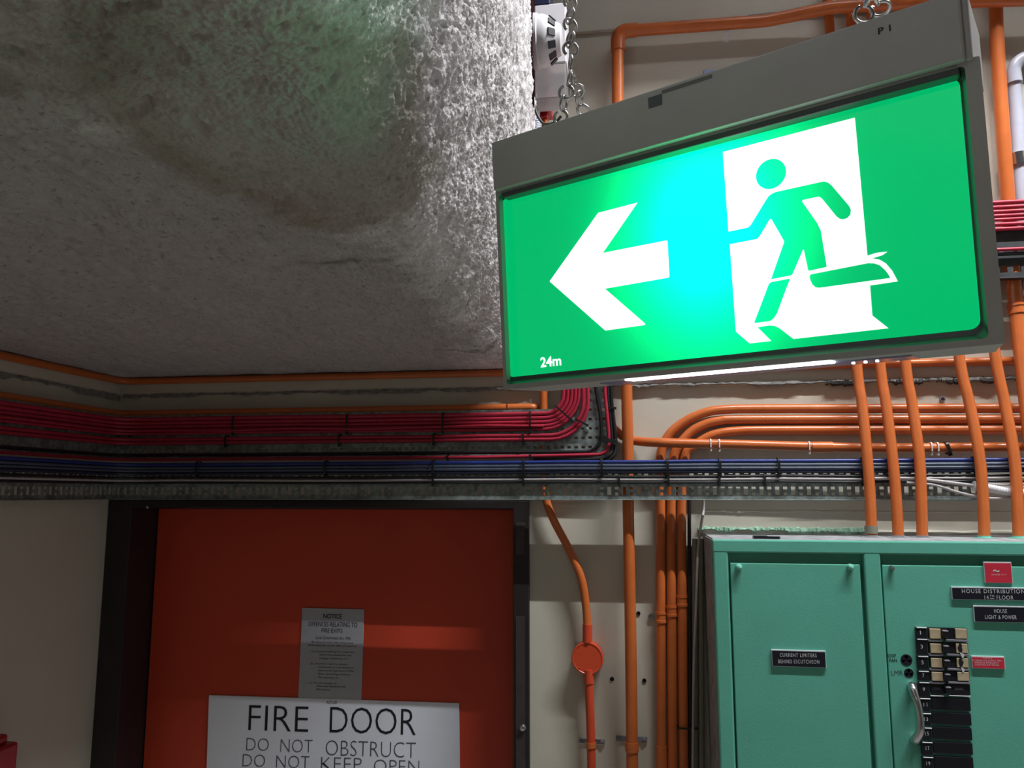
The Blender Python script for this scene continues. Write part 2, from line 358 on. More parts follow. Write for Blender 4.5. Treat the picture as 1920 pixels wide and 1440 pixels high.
src = mixin(src, blob(-0.30, -1.28, 0.135, 0.27, 0.22, 18, 0.5), (0.27, 0.22, 0.15), 0.6)
src = mixin(src, blob(-0.285, -1.33, 0.12, 0.25, 0.55, 18, 0.5), (0.46, 0.45, 0.42), 0.75)      # old water stain
src = mixin(src, blob(-0.42, -1.46, 0.16, 0.09, 0.4, 22, 0.8), (0.23, 0.2, 0.165), 0.6)
src = mixin(src, blob(-0.375, -0.93, 0.09, 0.022, 0.9, 60, 1.5), (0.08, 0.07, 0.06), 0.6)           # speckled black mould
src = mixin(src, blob(-0.34, -0.28, 0.11, 0.03, 0.9, 50, 1.5), (0.09, 0.08, 0.07), 0.5)
src = mixin(src, blob(-0.9, 0.02, 0.9, 0.075, 0.8, 30, 0.8), (0.09, 0.085, 0.08), 0.8)              # darker band along the wall
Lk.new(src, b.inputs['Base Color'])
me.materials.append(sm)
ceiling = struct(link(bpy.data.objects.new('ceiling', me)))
# bulkhead face rising above the rounded edge, dark painted steel
vs = []
for y in (0.0, YR):
    e = edge_x(y)-0.015; vs += [(e, y, ZC+BZ+.005), (e, y, ZTOP), (e-0.2, y, ZTOP), (e-0.2, y, ZC+BZ+.005)]
bulk = struct(obj('wall_bulkhead', vs, [(0, 4, 5, 1), (3, 2, 6, 7), (0, 3, 7, 4), (1, 5, 6, 2), (0, 1, 2, 3), (4, 7, 6, 5)], EDGEDARK))
struct(box('ceiling_slab', (XL-0.2, YR, ZC+0.46), (-0.27, 0.0, ZC+0.60), CONC, None, 0))

# batten lamp high above the cabinet, unseen, its side plates added to cut light off the upper wall
bl = empty('batten_light', (1.1, -0.85, 4.24)); tag(bl, 'long fluorescent batten lamp with added cutoff plates hung high up above the green cabinet', 'lamp')
BATTEN = mat('batten_grey', (0.35, 0.35, 0.36), 0.6)
box('housing', (0.33, -0.914, 4.205), (1.87, -0.786, 4.255), BATTEN, bl, .002)
for y_ in (-0.914, -0.790): box('light_cutoff_plate', (0.33, y_, 4.112), (1.87, y_+.004, 4.225), BATTEN, bl, .001)
for x_ in (0.6, 1.6): tube('hanger', [(x_, -.85, 4.255), (x_, -.85, 4.8)], .003, BATTEN, bl, 6)

# ------------------------------------------------------------------ fire door
door = struct(empty('door_1', (X(640), 0.1, 0)))
xi0 = X(238, 1100, 0.012); xi1 = X(962, 1100, 0.012); zh = Z(700, 953, 0.012)
bm = bmesh.new()
add_box(bm, (XL+0.001, -0.014, 0), (xi0, 0.2, DZ1), 0.002); add_box(bm, (xi1, -0.014, 0), (DX1, 0.2, DZ1), 0.002)
add_box(bm, (XL+0.001, -0.0142, zh), (DX1, 0.2, DZ1), 0.002)
add_box(bm, (xi0-0.001, 0.185, 0), (xi0+0.014, 0.2, zh), 0.001); add_box(bm, (xi1-0.014, 0.185, 0), (xi1+0.001, 0.2, zh), 0.001)
fr = obj_bm('door_frame', bm, FRAME, door)
DY = 0.10
box('door_leaf', (xi0+0.003, DY, 0.008), (xi1-0.003, DY+0.042, zh-0.004), DOOR, door, 0.001)
STRIP = mat('worn_frame_strip', (0.05, 0.04, 0.042), 0.5, var=0.25, vs=40)
for (a, c) in ((980, 1040), (1156, 1500)):
    box('frame_strip', (X(967, a, 0.014), -0.0165, Z(970, c, 0.014)), (X(984, a, 0.014), -0.0135, Z(970, a, 0.014)), STRIP, door, 0.0006)
lathe('frame_bolt', [(0.008, 0), (0.008, 0.004), (0.006, 0.007), (0.001, 0.0085)], P(980, 1364, 0.016), (0, -1, 0), CHROME, door, 14)
lathe('frame_bolt', [(0.004, 0), (0.004, 0.002), (0.001, 0.003)], P(277, 951, 0.014), (0, -1, 0), CHROME, door, 10)

OD = -DY
def plate(name, px, mtl, off, th, parent=None):
    """rectangular plate fitted to four pixel corners TL TR BR BL on the plane `off`"""
    q = [P(a, b, off) for a, b in px]
    vs = [p.copy() for p in q]+[p+Vector((0, -th, 0)) for p in q]
    return obj(name, vs, [(0, 1, 2, 3), (4, 7, 6, 5), (0, 4, 5, 1), (1, 5, 6, 2), (2, 6, 7, 3), (3, 7, 4, 0)], mtl, parent)
def ptext(name, body, x0, y0, x1, y1, off, mtl, parent, thin=0.0, lines=1.0, align='CENTER', tilt=None):
    if '\n' in body:                           # each line of print is a piece of its own
        ls = body.split('\n'); n_ = len(ls); hh = (y1-y0)/n_; mx = max(len(l) for l in ls)
        for i, l in enumerate(ls):
            t = l.strip(); wl = (x1-x0)*len(t)/mx; a = x0+(x1-x0)*(len(l)-len(t))/mx if align == 'LEFT' else (x0+x1)/2-wl/2
            ptext(name, t, a, y0+i*hh, a+wl, y0+i*hh+hh*0.74, off, mtl, parent, thin, 1, 'CENTER', tilt)
        return
    a = P(x0, (y0+y1)/2, off); c = P(x1, (y0+y1)/2, off); m = P((x0+x1)/2, (y0+y1)/2, off)
    xd = (c-a) if tilt is None else P(x1, (y0+y1)/2+tilt, off)-P(x0, (y0+y1)/2-tilt, off)
    return text(name, body, m, xd, Vector((0, 0, 1)), (c-a).length, (P((x0+x1)/2, y0, off)-P((x0+x1)/2, y1, off)).length, mtl, parent, thin, None, lines, align)
fs_ = plate('fire_door_sign', [(393, 1303), (861, 1318), (866, 1700), (380, 1700)], SIGNW, OD, 0.003)
tag(fs_, 'large white FIRE DOOR sign with black lettering low on the orange door', 'sign')
o3 = OD+0.0036
for wd, x0, x1, y0, y1, ik, thn in (('FIRE', 466, 578, 1323.5, 1370.5, INK, -.012), ('DOOR', 618, 779, 1327, 1376, INK, -.012), ('DO', 462, 504, 1384, 1407.5, INKG, -.022), ('NOT', 526, 586, 1386.5, 1410.5, INKG, -.022),
        ('OBSTRUCT', 610, 779, 1390, 1418.5, INKG, -.022), ('DO', 455, 497, 1414.5, 1437.5, INKG, -.022), ('NOT', 518, 580, 1417, 1440, INKG, -.022), ('KEEP', 602, 678, 1420.5, 1444, INKG, -.022), ('OPEN', 701, 786, 1425, 1449, INKG, -.022)):
    ptext('word', wd, x0, y0, x1, y1, o3, ik, fs_, thn, tilt=(x1-x0)*.0145)
ptext('lettering', 'ASTOR', 612, 1314, 632, 1320, o3, INKG, fs_, 0.0, tilt=0.3)
ns = plate('notice_plate', [(567.5, 1139.5), (683, 1142.5), (678, 1312), (560, 1309)], NOTW, OD, 0.0025)
tag(ns, 'narrow grey notice about fire exits fixed above the white sign on the door', 'notice')
o3 = OD+0.0031
ptext('lettering', 'NOTICE', 606, 1151, 641, 1160, o3, INK, ns, 0.02, tilt=0.5)
ptext('lettering', 'OFFENCES RELATING TO', 578, 1166.5, 670, 1175, o3, INKG, ns, tilt=1)
ptext('lettering', 'FIRE EXITS', 603, 1178.5, 642, 1186, o3, INKG, ns, tilt=0.5)
ptext('lettering', 'Local Government Act 1993', 592, 1193, 657, 1199, o3, INKG, ns, tilt=1)
ptext('lettering', 'By virtue of section 655 of the Local\nGovernment Act it is an offence if a person:', 577, 1203, 669, 1214.5, o3, INK, ns, tilt=1.2)
ptext('lettering', '(a) places anything in a stairway\n      which may impede the free\n      passage of persons, or', 584, 1220, 664, 1239, o3, INKG, ns, align='LEFT', tilt=0.8)
ptext('lettering', '(b) interferes with or causes\n      obstruction or impediment to\n      the normal operation of fire\n      doors providing access to\n      the stairway, or', 582, 1243, 663, 1275, o3, INKG, ns, align='LEFT', tilt=0.8)
ptext('lettering', '(c) removes, damages or\n      otherwise interferes with\n      this notice', 580, 1279, 648, 1296, o3, INKG, ns, align='LEFT', tilt=0.8)

# red box on the left wall, cut by the frame
rb = empty('red_call_box', (XL, -0.55, 1.2))
def PLft(px, py, off=0.0):
    d = ray(px, py); return CAM + d*((XL+off-CAM.x)/d.x)
q = PLft(36, 1389, 0.07)
box('case', (XL, q.y-0.16, q.z-0.2), (XL+0.07, q.y, q.z), REDBOX, rb, 0.006)
box('lid', (XL, q.y-0.13, q.z-0.002), (XL+0.055, q.y-0.012, q.z+0.018), REDBOX, rb, 0.006)
tag(rb, 'dark red box with raised lid on the cream left wall, bottom left corner', 'call box')

# ------------------------------------------------------------------ perforated cable tray
def perforated(name, o, ux, uz, w, h, holes, th, mtl, parent, keep=None):
    """plate w x h at o (corner) in directions ux, uz with rectangular holes [(x0,z0,x1,z1)] cut right through"""
    ux = Vector(ux); uz = Vector(uz); nn = ux.cross(uz).normalized()*th; o = Vector(o)
    r5 = lambda a: round(a, 5)
    hs = [(r5(max(0, a)), r5(max(0, b)), r5(min(w, c)), r5(min(h, d))) for a, b, c, d in holes if a < w and c > 0 and b < h and d > 0]
    xs = sorted({0.0, r5(w)} | {a for q in hs for a in (q[0], q[2])}); zs = sorted({0.0, r5(h)} | {a for q in hs for a in (q[1], q[3])})
    xi = {a: i for i, a in enumerate(xs)}; zi = {a: i for i, a in enumerate(zs)}
    solid = np.ones((len(xs)-1, len(zs)-1), bool)
    for a, b, c, d in hs: solid[xi[a]:xi[c], zi[b]:zi[d]] = False
    if keep:
        for i in range(len(xs)-1):
            for j in range(len(zs)-1):
                if not keep((xs[i]+xs[i+1])/2, (zs[j]+zs[j+1])/2): solid[i, j] = False
    vs = {}; V = []; Fc = []
    def vid(i, j, k):
        if (i, j, k) not in vs: vs[(i, j, k)] = len(V); V.append(o+ux*xs[i]+uz*zs[j]+nn*k)
        return vs[(i, j, k)]
    a, b = solid.shape
    for i in range(a):
        for j in range(b):
            if not solid[i, j]: continue
            Fc.append((vid(i, j, 1), vid(i+1, j, 1), vid(i+1, j+1, 1), vid(i, j+1, 1)))
            Fc.append((vid(i, j, 0), vid(i, j+1, 0), vid(i+1, j+1, 0), vid(i+1, j, 0)))
            if i == 0 or not solid[i-1, j]: Fc.append((vid(i, j, 0), vid(i, j, 1), vid(i, j+1, 1), vid(i, j+1, 0)))
            if i == a-1 or not solid[i+1, j]: Fc.append((vid(i+1, j, 0), vid(i+1, j+1, 0), vid(i+1, j+1, 1), vid(i+1, j, 1)))
            if j == 0 or not solid[i, j-1]: Fc.append((vid(i, j, 0), vid(i+1, j, 0), vid(i+1, j, 1), vid(i, j, 1)))
            if j == b-1 or not solid[i, j+1]: Fc.append((vid(i, j+1, 0), vid(i, j+1, 1), vid(i+1, j+1, 1), vid(i+1, j+1, 0)))
    return obj(name, V, Fc, mtl, parent)
TO = 0.072                                # tray stand-off from the wall
TR = 0.057
TU = 0.034                                # the red cables' tray lies nearer the wall
zb = Z(1000, 936, TO); zt = Z(1000, 866, TO); zu = Z(1000, 768, TO)
xt0 = XL+TO; xt1 = X(1838, 920, TO)
def lower_holes(w):
    H = []; p = 0.0335; k = 0
    x = 0.01
    while x < w:
        H.append((x, 0.010, x+0.009, 0.028)); H.append((x+p/2+0.001, 0.009, x+p/2+0.008, 0.015)); H.append((x+p/2, 0.022, x+p/2+0.009, 0.028))
        H.append((x+0.002, 0.056, x+0.011, 0.064)); H.append((x+p/2, 0.048, x+p/2+0.009, 0.064))
        x += p
    return H
tray = empty('cable_tray', P(640, 935, TO)); tag(tray, 'long galvanised perforated cable tray crossing above the door and behind the blue cables', 'cable tray')
perforated('tray_plate', (xt0, -TO, zb), (1, 0, 0), (0, 0, 1), xt1-xt0, zt-zb, lower_holes(xt1-xt0), 0.0015, GALV, tray)
perforated('tray_plate', (XL+TO, -1.3, zb), (0, 1, 0), (0, 0, 1), 1.3-TO, zt-zb, lower_holes(1.3), 0.0015, GALV, tray)
box('tray_lip', (xt0, -TO-0.012, zb-0.0018), (xt1, -TO, zb), GALV, tray, 0.0006)
box('tray_lip', (XL+TO, -1.3, zb-0.0018), (XL+TO+0.012, -TO, zb), GALV, tray, 0.0006)
upt = empty('cable_tray', P(640, 800, TU)); tag(upt, 'perforated tray behind the red cables, turning upward behind the green sign', 'cable tray')
xb1 = X(1150, 850, TU); zb2 = Z(1000, 859, TU); xt2 = XL+TU; wU = xb1-xt2; zc = Z(1000, 768, TU)-zb2
zBr = Z(1150, 470, TU)-zb2; xBr = X(1052, 750, TU)-xt2
H = []
x = 0.006
while x < wU+0.0:
    for z0 in (0.022, 0.044, 0.066, 0.088):
        H.append((x, z0, x+0.0085, z0+0.0065))
    z0 = 0.110
    while z0 < zBr and x > xBr-0.01: H.append((x, z0, x+0.0085, z0+0.0065)); z0 += 0.022
    x += 0.0165
def keep(a, c):
    if c > zc and a < xBr: return False
    d = 0.05
    if a > wU-d and c < d: return (a-(wU-d))**2+(c-d)**2 < d*d
    return True
perforated('tray_plate', (xt2, -TU, zb2), (1, 0, 0), (0, 0, 1), wU, zBr, H, 0.0015, GALV, upt, keep)
perforated('tray_plate', (XL+TU, -1.3, zb2), (0, 1, 0), (0, 0, 1), 1.3-TU, zc, [], 0.0015, GALV, upt)
for (px, py) in ((1100, 806), (1073, 786)): lathe('tray_bolt', [(0.007, 0), (0.007, 0.002), (0.004, 0.003), (0.0038, 0.006)], P(px, py, TU+0.0015), (0, -1, 0), GALV, upt, 8)
# tray run to the right above the sign's right end
rt_ = empty('cable_tray', P(1900, 480, TR)); tag(rt_, 'dark tray with red cables to the right of the sign, at the right edge', 'cable tray')
zr0 = Z(1900, 524, TR); zr1 = Z(1900, 425, TR)
H = []; x = 0.01
while x < 1.6:
    H += [(x, 0.016, x+0.016, 0.032), (x+0.003, 0.058, x+0.011, 0.066)]; x += 0.028
xR0 = X(1215, 470, TR)
perforated('tray_plate', (xR0, -TR, zr0), (1, 0, 0), (0, 0, 1), XR-xR0, zr1-zr0, H, 0.0015, mat('dull_dark_steel', (0.07, 0.075, 0.08), 0.5, 0.3, var=0.3), rt_)
box('tray_lip', (xR0, -TR-0.020, zr0-0.002), (XR, -TR, zr0), FRAME, rt_, 0.0006)

# ------------------------------------------------------------------ cables
def zz(py, off): return Z(1000, py, off)
def run(name, z, off, r, mtl, label, group, xend, wob=0.0, seed=0, extra=None, y0=-1.35, n=8, cat='cable', xm=None):
    """cable from the left wall, round the corner and along the back wall, then on through `extra`"""
    rnd = random.Random(seed); pts = [(XL+off, y0, z), (XL+off, -off, z)]; rs = [0, 0.06]
    x = XL+off+0.15
    while x < xend-0.06:
        pts.append((x, -off-rnd.uniform(0, wob)*0.3, z+rnd.uniform(-wob, wob))); rs.append(0.3); x += 0.16
    if extra: pts += extra[0]; rs += extra[1]
    else: pts.append((xend, -off, z)); rs.append(0)
    o = tube(name, fillet(pts, rs, 7), r, mtl, None, n); tag(o, label, cat, group); return o
def turn(px_up, z, off, rad, topz, xr=XR):
    """bend upward at pixel column px_up then right along the high tray"""
    x = X(px_up, 735, off)
    return ([(x, -off, z), (x, -off-.024, topz), (xr-0.01, -off-.024, topz)], [rad, 0.12, 0])
oc = TU+0.009
ORD = ['first', 'second', 'third', 'fourth', 'fifth', 'sixth', 'seventh', 'eighth', 'ninth', 'tenth']
ups = [(775.5, 1057, .0053), (783.5, 1065, .0048), (791, 1072.5, .0046), (798, 1079.5, .0043), (804.5, 1086, .0040)]
tops = [431, 439, 446.5, 453.5, 460]
for i, (py, ux_, r) in enumerate(ups):
    o_ = oc
    run('fire_cable', zz(py, o_), o_, r, RED, ORD[i]+' red cable from the top in the thick upper bundle bending up behind the sign', 'red cables of the upper bundle', X(ux_, 735, o_)-0.12, 0.0012, 5, turn(ux_, zz(py, o_), o_, 0.045+0.0096*i, zz(tops[i], o_)), n=10)
# one more loose strand, lying on the bundle
run('fire_cable', zz(799, oc+0.007), oc+0.007, .0032, RED, 'thin loose red cable lying over the bottom of the upper red bundle', None, X(1020, 800, oc), 0.003, 33)
for i, (py, ux_, r) in enumerate([(816.5, 1094, .0046), (824, 1102.5, .0046)]):
    run('fire_cable', zz(py, oc), oc, r, RED, ['upper', 'lower'][i]+' red cable of the lower pair bending up beside the thick bundle', 'red cables of the lower pair', X(ux_, 735, oc)-0.13, 0.0004, 20, turn(ux_, zz(py, oc), oc, 0.078+.0098*i, zz(468+8*i, oc)), n=10)
run('black_cable', zz(848, oc), oc, .0042, BLACK, 'black cable above the single red one, turning up beside the tray bolt', None, X(1122, 800, oc)-0.1, 0.0008, 40,
    ([(X(1126, 800, oc), -oc, zz(848, oc)), (X(1128, 790, oc), -oc, zz(790, oc)), (X(1116, 730, oc), -oc, zz(725, oc)), (X(1116, 600, oc), -oc-.024, zz(520, oc)), (XR-0.01, -oc-.024, zz(516, oc))], [0.06, 0.3, 0.3, 0.05, 0]), n=10)
o2 = oc+0.004
run('fire_cable', zz(857, o2), o2, .0042, RED, 'single thin red cable just above the blue cable, turning up behind the sign', None, X(1135, 800, o2)-0.12, 0.0008, 41,
    ([(X(1142, 845, o2), -o2, zz(853, o2)), (X(1141, 800, o2), -o2, zz(810, o2)), (X(1134, 735, o2), -o2, zz(735, o2)), (X(1134, 600, o2), -o2-.024, zz(511, o2)), (XR-0.01, -o2-.024, zz(511, o2))], [0.05, 0.3, 0.3, 0.05, 0]), n=10)
for k, dx in enumerate((0, 6)):
    p = [P(1140+dx, 560, oc), P(1140+dx, 730, oc), P(1144+dx, 780, oc), P(1148+dx*1.1, 835, oc), P(1140+dx*1.2, 855+dx*.5, oc+.006), P(1115, 861+dx*1.1, oc+.003), P(1000, 861+dx*1.1, oc)]
    tag(tube('black_cable', catmull(p, 6), .0042, BLACK, None, 8), ['inner', 'outer'][k]+' of the two black cables hanging at the right edge of the upright tray', 'cable', 'black cables at the tray edge')
ob = TO+0.010
xe = XR-0.02
for (py, r, m_, lab, wv, dob) in ((867, .0043, BLUE, 'bright blue cable on top of the long bundle over the tray', .0006, .001),
                             (873.8, .0034, SLATE, 'upper slate grey cable directly below the bright blue one', .0006, .003),
                             (879.5, .0032, SLATE, 'lower slate grey cable, second below the bright blue one', .0006, .003),
                             (885.5, .0042, NAVY, 'thick navy cable at the bottom of the blue bundle', .0006, 0),
                             (894, .0030, BLACK, 'thin black cable below the navy one', .0012, 0),
                             (899.5, .0030, PALE, 'pale grey cable running below the blue bundle', .0012, 0),
                             (904.6, .0027, BLACK, 'lowest thin black cable along the tray slots', .0012, 0)):
    run('data_cable', zz(py, ob+dob), ob+dob, r, m_, lab, None, xe, wv, 7 if py < 890 else 8, n=8)
# flexible corrugated sleeve and its cables at the right
def corrug(name, pts, r, mtl, parent=None):
    q = catmull(pts, 10); dense = []
    for i in range(len(q)-1):
        n = max(1, int((q[i+1]-q[i]).length/0.0011))
        for j in range(n): dense.append(q[i].lerp(q[i+1], j/n))
    return tube(name, dense, [r*(1.0 if (i//2) % 2 else 0.9) for i in range(len(dense))], mtl, parent, 14)
og = TO+0.022
sl = corrug('flexible_sleeve', [P(1826, 911, og), P(1850, 914, og), P(1885, 921, og), P(1925, 925, og), P(1990, 930, og)], .0088, WHITEP)
tag(sl, 'white corrugated flexible conduit between the orange pipes at the right edge', 'conduit')
rg = P(1826, 911, og); d_ = (P(1850, 914, og)-rg).normalized()
lathe('sleeve_mouth', [(0.0085, -0.001), (0.0105, -0.001), (0.0105, 0.004), (0.0085, 0.004)], rg, d_, WHITEP, sl, 16)
tag(tube('sleeve_cable', catmull([P(1640, 897, og-.006), P(1700, 897, og-.004), P(1740, 900, og), P(1790, 906, og), P(1835, 912, og)], 6), .0036, PALE, None, 8), 'pale cable leaving the bundle and entering the white corrugated conduit', 'cable')
tag(tube('drooping_cable', catmull([P(1700, 905, og), P(1750, 909, og), P(1800, 924, og), P(1850, 934, og+.003), P(1890, 933, og), P(1960, 926, og)], 6), .0028, PALE, None, 8), 'pale cable drooping below the white corrugated conduit', 'cable')
tag(tube('thin_wire', catmull([P(1840, 905, og), P(1880, 909, og), P(1925, 907, og), P(1990, 905, og)], 6), .0022, PALE, None, 6), 'thin pale wire passing above the white corrugated conduit', 'cable')

# cable ties
def tie(c, along, half_h, depth, mtl, label, group, wdt=0.0042, head=True, up=Vector((0, 0, 1))):
    c = Vector(c); a = Vector(along).normalized(); o = Vector((0, -1, 0)); o = (o-a*o.dot(a)).normalized(); h = a.cross(o); n = 16; vs, fs = [], []
    for s, e in ((-1, 0), (1, 0), (1, 1), (-1, 1)):
        for j in range(n):
            t = 2*math.pi*j/n; k = 1.0+0.0*e
            ct, st = math.cos(t), math.sin(t); g = 0.0012 if e else 0.0
            hh = (half_h+g)*(abs(ct)**0.6)*(1 if ct > 0 else -1); dd = (depth+g)*(abs(st)**0.6)*(1 if st > 0 else -1)
            vs.append(c+h*hh+o*dd+a*(s*wdt/2))
    for q in range(4):
        for j in range(n): fs.append((q*n+j, q*n+(j+1) % n, ((q+1) % 4)*n+(j+1) % n, ((q+1) % 4)*n+j))
    ob_ = obj('cable_tie', vs, fs, mtl)
    if head:
        bm = bmesh.new(); add_box(bm, (-wdt*.7, -.003, -.003), (wdt*.7, .003, .003), .0006)
        M = Matrix((a, o, h)).transposed().to_4x4(); M.translation = c+h*(half_h+0.002)+o*(depth*0.5)
        bmesh.ops.transform(bm, matrix=M, verts=bm.verts); obj_bm('tie_head', bm, mtl, ob_)
    return tag(ob_, label, 'cable tie', group)
for i, px in enumerate((300, 478, 675, 841, 992)):
    tie(P(px, 0, oc).xyz*Vector((1, 1, 0))+Vector((0, 0, zz(789, oc))), (1, 0, 0), .0225, .010, TIE, ORD[i]+' black tie from the left on the horizontal run of the thick upper red bundle', 'ties on the upper red bundle')
for i, px in enumerate((275, 466, 662, 825, 980)):
    tie(P(px, 0, oc).xyz*Vector((1, 1, 0))+Vector((0, 0, zz(820, oc))), (1, 0, 0), .0125, .009, TIE, ORD[i]+' black tie from the left on the horizontal run of the lower red pair', 'ties on the lower red pair')
tie(P(1057, 775, oc), P(1075, 745, oc)-P(1035, 790, oc), .026, .011, TIE, 'long black tie slanting across the bend of the thick red bundle', None)
tie(P(1090, 792, oc), P(1096, 770, oc)-P(1076, 810, oc), .0135, .010, TIE, 'short black tie across the bend of the lower red pair', None)
for i, (px, py) in enumerate(((840, 857), (995, 856))):
    tie(P(px, py, o2), (1, 0, 0), .006, .006, TIE, ['left', 'right'][i]+' of two small black ties on the single thin red cable', 'ties on the single red cable', .004)
tie(P(1137, 825, oc+.003), (0.3, 0, 1), .018, .011, TIE, 'bulky black tie gathering red and black cables at the foot of the upright tray', None, .009)
tie(P(1147, 765, oc), (0.1, 0, 1), .006, .006, TIE, 'black tie with a ball end at the right edge of the upright tray', None, .004)
for i, px in enumerate((420, 640, 825, 981, 1115, 1228, 1318, 1419, 1565, 1757)):
    tie(P(px, 0, ob).xyz*Vector((1, 1, 0))+Vector((0, 0, zz(875, ob))), (1, 0, 0), .0165, .0115, TIE, ORD[i]+' black tie from the left round the blue and navy cable bundle', 'ties on the blue bundle', .005)
for i, px in enumerate((825, 980, 1144, 1229, 1316, 1394, 1562)):
    tie(P(px, 0, ob).xyz*Vector((1, 1, 0))+Vector((0, 0, zz(899, ob))), (1, 0, 0), .0105, .007, TIE, ORD[i]+' black tie from the left on the pale and black cables below the blue bundle', 'ties on the lowest cables', .0045)

# ------------------------------------------------------------------ orange conduits
def pipe(name, pts, r, mtl, label, cat='pipe', k=8, n=14, group=None):
    o = tube(name, catmull(pts, k), r, mtl, None, n); return tag(o, label, cat, group)
def coupling(par, px, py, off, d, r, ln, mtl=ORANGE, name='coupling', rib=True):
    c = P(px, py, off); h = ln/2
    pr = [(r*.9, -h), (r*1.16, -h), (r*1.16, h), (r*.9, h)] if not rib else [(r*.9, -h), (r*1.2, -h), (r*1.2, -h*.55), (r*1.1, -h*.5), (r*1.1, h*.5), (r*1.2, h*.55), (r*1.2, h), (r*.9, h)]
    return lathe(name, pr, c, d, mtl, par, 16)
def saddle(par, px, py, off, r, wid, mtl, axis='v'):
    c = P(px, py, off); bm = bmesh.new(); w2 = wid/2
    add_box(bm, (c.x-w2, -0.004, c.z-0.006), (c.x+w2, -0.0005, c.z+0.006), .001)
    s = obj_bm('saddle_clamp', bm, mtl, par)
    n = 14; vs, fs = [], []
    for zz_ in (-0.006, 0.006):
        for rr in (r*1.02, r*1.16):
            for j in range(n+1):
                a = math.pi*j/n; vs.append((c.x+rr*math.cos(a), -off-rr*math.sin(a), c.z+zz_))
    m = n+1
    for j in range(n):
        fs += [(m+j, m+j+1, 3*m+j+1, 3*m+j), (j, j+1, m+j+1, m+j), (2*m+j, 3*m+j, 3*m+j+1, 2*m+j+1)]
    obj('saddle_strap', vs, fs, ORANGE, s)
    for sx in (-1, 1): lathe('saddle_screw', [(0.0045, 0), (0.0045, 0.002), (0.001, 0.0035)], (c.x+sx*w2*.8, -0.004, c.z), (0, -1, 0), GRYP, s, 10)
    return s
# upper elbow pipe: in from the right, elbow, down behind the sign, to the floor
e_ = .048
pA = fillet([P(2250, -14, e_+.026), P(1920, -1, e_+.026), P(1660, 8, e_+.024), P(1560, 14, e_+.018), P(1500, 26, e_+.008), P(1440, 39, e_), P(1300, 49, e_), P(1158, 59, e_), P(1158.5, 190, e_), P(1164, 420, .036), P(1168, 540, .036), P(1174.8, 722, .044)], [0, 0, .3, .3, .3, .3, .3, .035, .3, .3, 0], 9)
rA = [.0150 if p.z > 2.5 else .0138 for p in pA]
pa = tag(tube('elbow_pipe', pA, rA, ORANGE, None, 16), 'thick orange pipe with an elbow at the top, crossing high above the sign', 'pipe')
ce = fillet([P(1195, 56, e_), P(1158, 59, e_), P(1158.5, 96, e_)], [0, .035, 0], 10)
tube('elbow_fitting', ce, .0178, ORANGE, pa, 16)
def clip(par, px, py, off, r):
    c = P(px, py, off); bm = bmesh.new(); add_box(bm, (c.x-.006, -off, c.z-r-.007), (c.x+.006, -.0, c.z-r+.002), .001); obj_bm('pipe_clip', bm, WHITEP, par)
clip(pa, 1364, 47, e_, .015)
p1 = pipe('vertical_conduit', [P(1174.8, 715, .044), P(1176, 780, .044), P(1177.8, 853, .044), P(1178, 956, .044), P(1182, 1173, .044), P(1184.6, 1371, .044), P(1187, 1600, .044)], .0132, ORANGE, 'orange vertical pipe passing behind the blue cables, left of the three slim pipes')
saddle(p1, 1184, 1396, .044, .0132, .07, GRYP)
coupling(p1, 1184.8, 1403, .044, (0, 0, 1), .0132, .012, rib=False)
# conduit with round junction box
j_ = .026
jc = pipe('bent_conduit', [P(1019, 690, j_), P(1019.5, 760, j_), P(1020, 880, j_), P(1023, 931, j_), P(1037.6, 974, j_), P(1068, 1032, j_), P(1090, 1085, j_), P(1099, 1140, j_), P(1102, 1195, j_)], .0096, ORANGE, 'orange conduit bending left below the tray down to the round junction box')
coupling(jc, 1101.3, 1187, j_, (0.02, 0, 1), .0096, .04, BOXOR, rib=False)
jd = pipe('lower_conduit', [P(1104, 1255, j_), P(1105, 1300, j_), P(1107, 1353, j_), P(1109, 1440, j_), P(1111, 1600, j_)], .0100, BOXOR, 'red orange conduit running down from the round junction box')
coupling(jd, 1104, 1268, j_, (0, 0, 1), .0102, .03, BOXOR, rib=False)
saddle(jd, 1108, 1396, j_, .0102, .06, CHROME)
jb = empty('junction_box', P(1102.5, 1229, 0)); c = P(1103, 1229, 0)
lathe('box_body', [(0.001, 0), (.0345, 0), (.0345, .028), (.033, .030)], c, (0, -1, 0), BOXOR, jb, 32)
lathe('box_lid', [(.036, .028), (.0365, .031), (.0355, .034), (.033, .0345), (.032, .0335), (.001, .0335)], c, (0, -1, 0), BOXOR, jb, 32)
lathe('lid_screw', [(.002, 0), (.002, .0015), (.0005, .002)], c+Vector((-.018, -.0335, -.021)), (0, -1, 0), BOXOR, jb, 8)
tag(jb, 'round red orange junction box on the wall beside the door', 'junction box')
# three slim pipes from the right, curving down
t_ = .017
trio = [([(1238, 858), (1254, 816), (1286, 789), (1325.7, 772.5), (1365.6, 767.5), (1430, 766.5), (1640, 766), (1920, 765), (2250, 764)], [(1241, 1600), (1240, 1440), (1239, 1150), (1239, 950)], 'outermost and highest of the three slim pipes curving down beside the thick vertical one', (1239, 1157)),
        ([(1263, 858), (1289, 816), (1318, 797), (1350, 788.5), (1390, 786.5), (1640, 786), (1920, 786), (2250, 786)], [(1262, 1600), (1261, 1440), (1259, 1150), (1258.5, 950)], 'middle one of the three slim orange pipes curving down', (1259, 1145)),
        ([(1284, 858), (1300, 838), (1326, 820), (1350, 812), (1382, 808), (1430, 806.5), (1640, 806), (1920, 806), (2250, 807)], [(1283, 1600), (1282, 1440), (1279, 1150), (1278, 950)], 'innermost and lowest of the three slim pipes curving down, next to the black cable', (1278.5, 1126))]
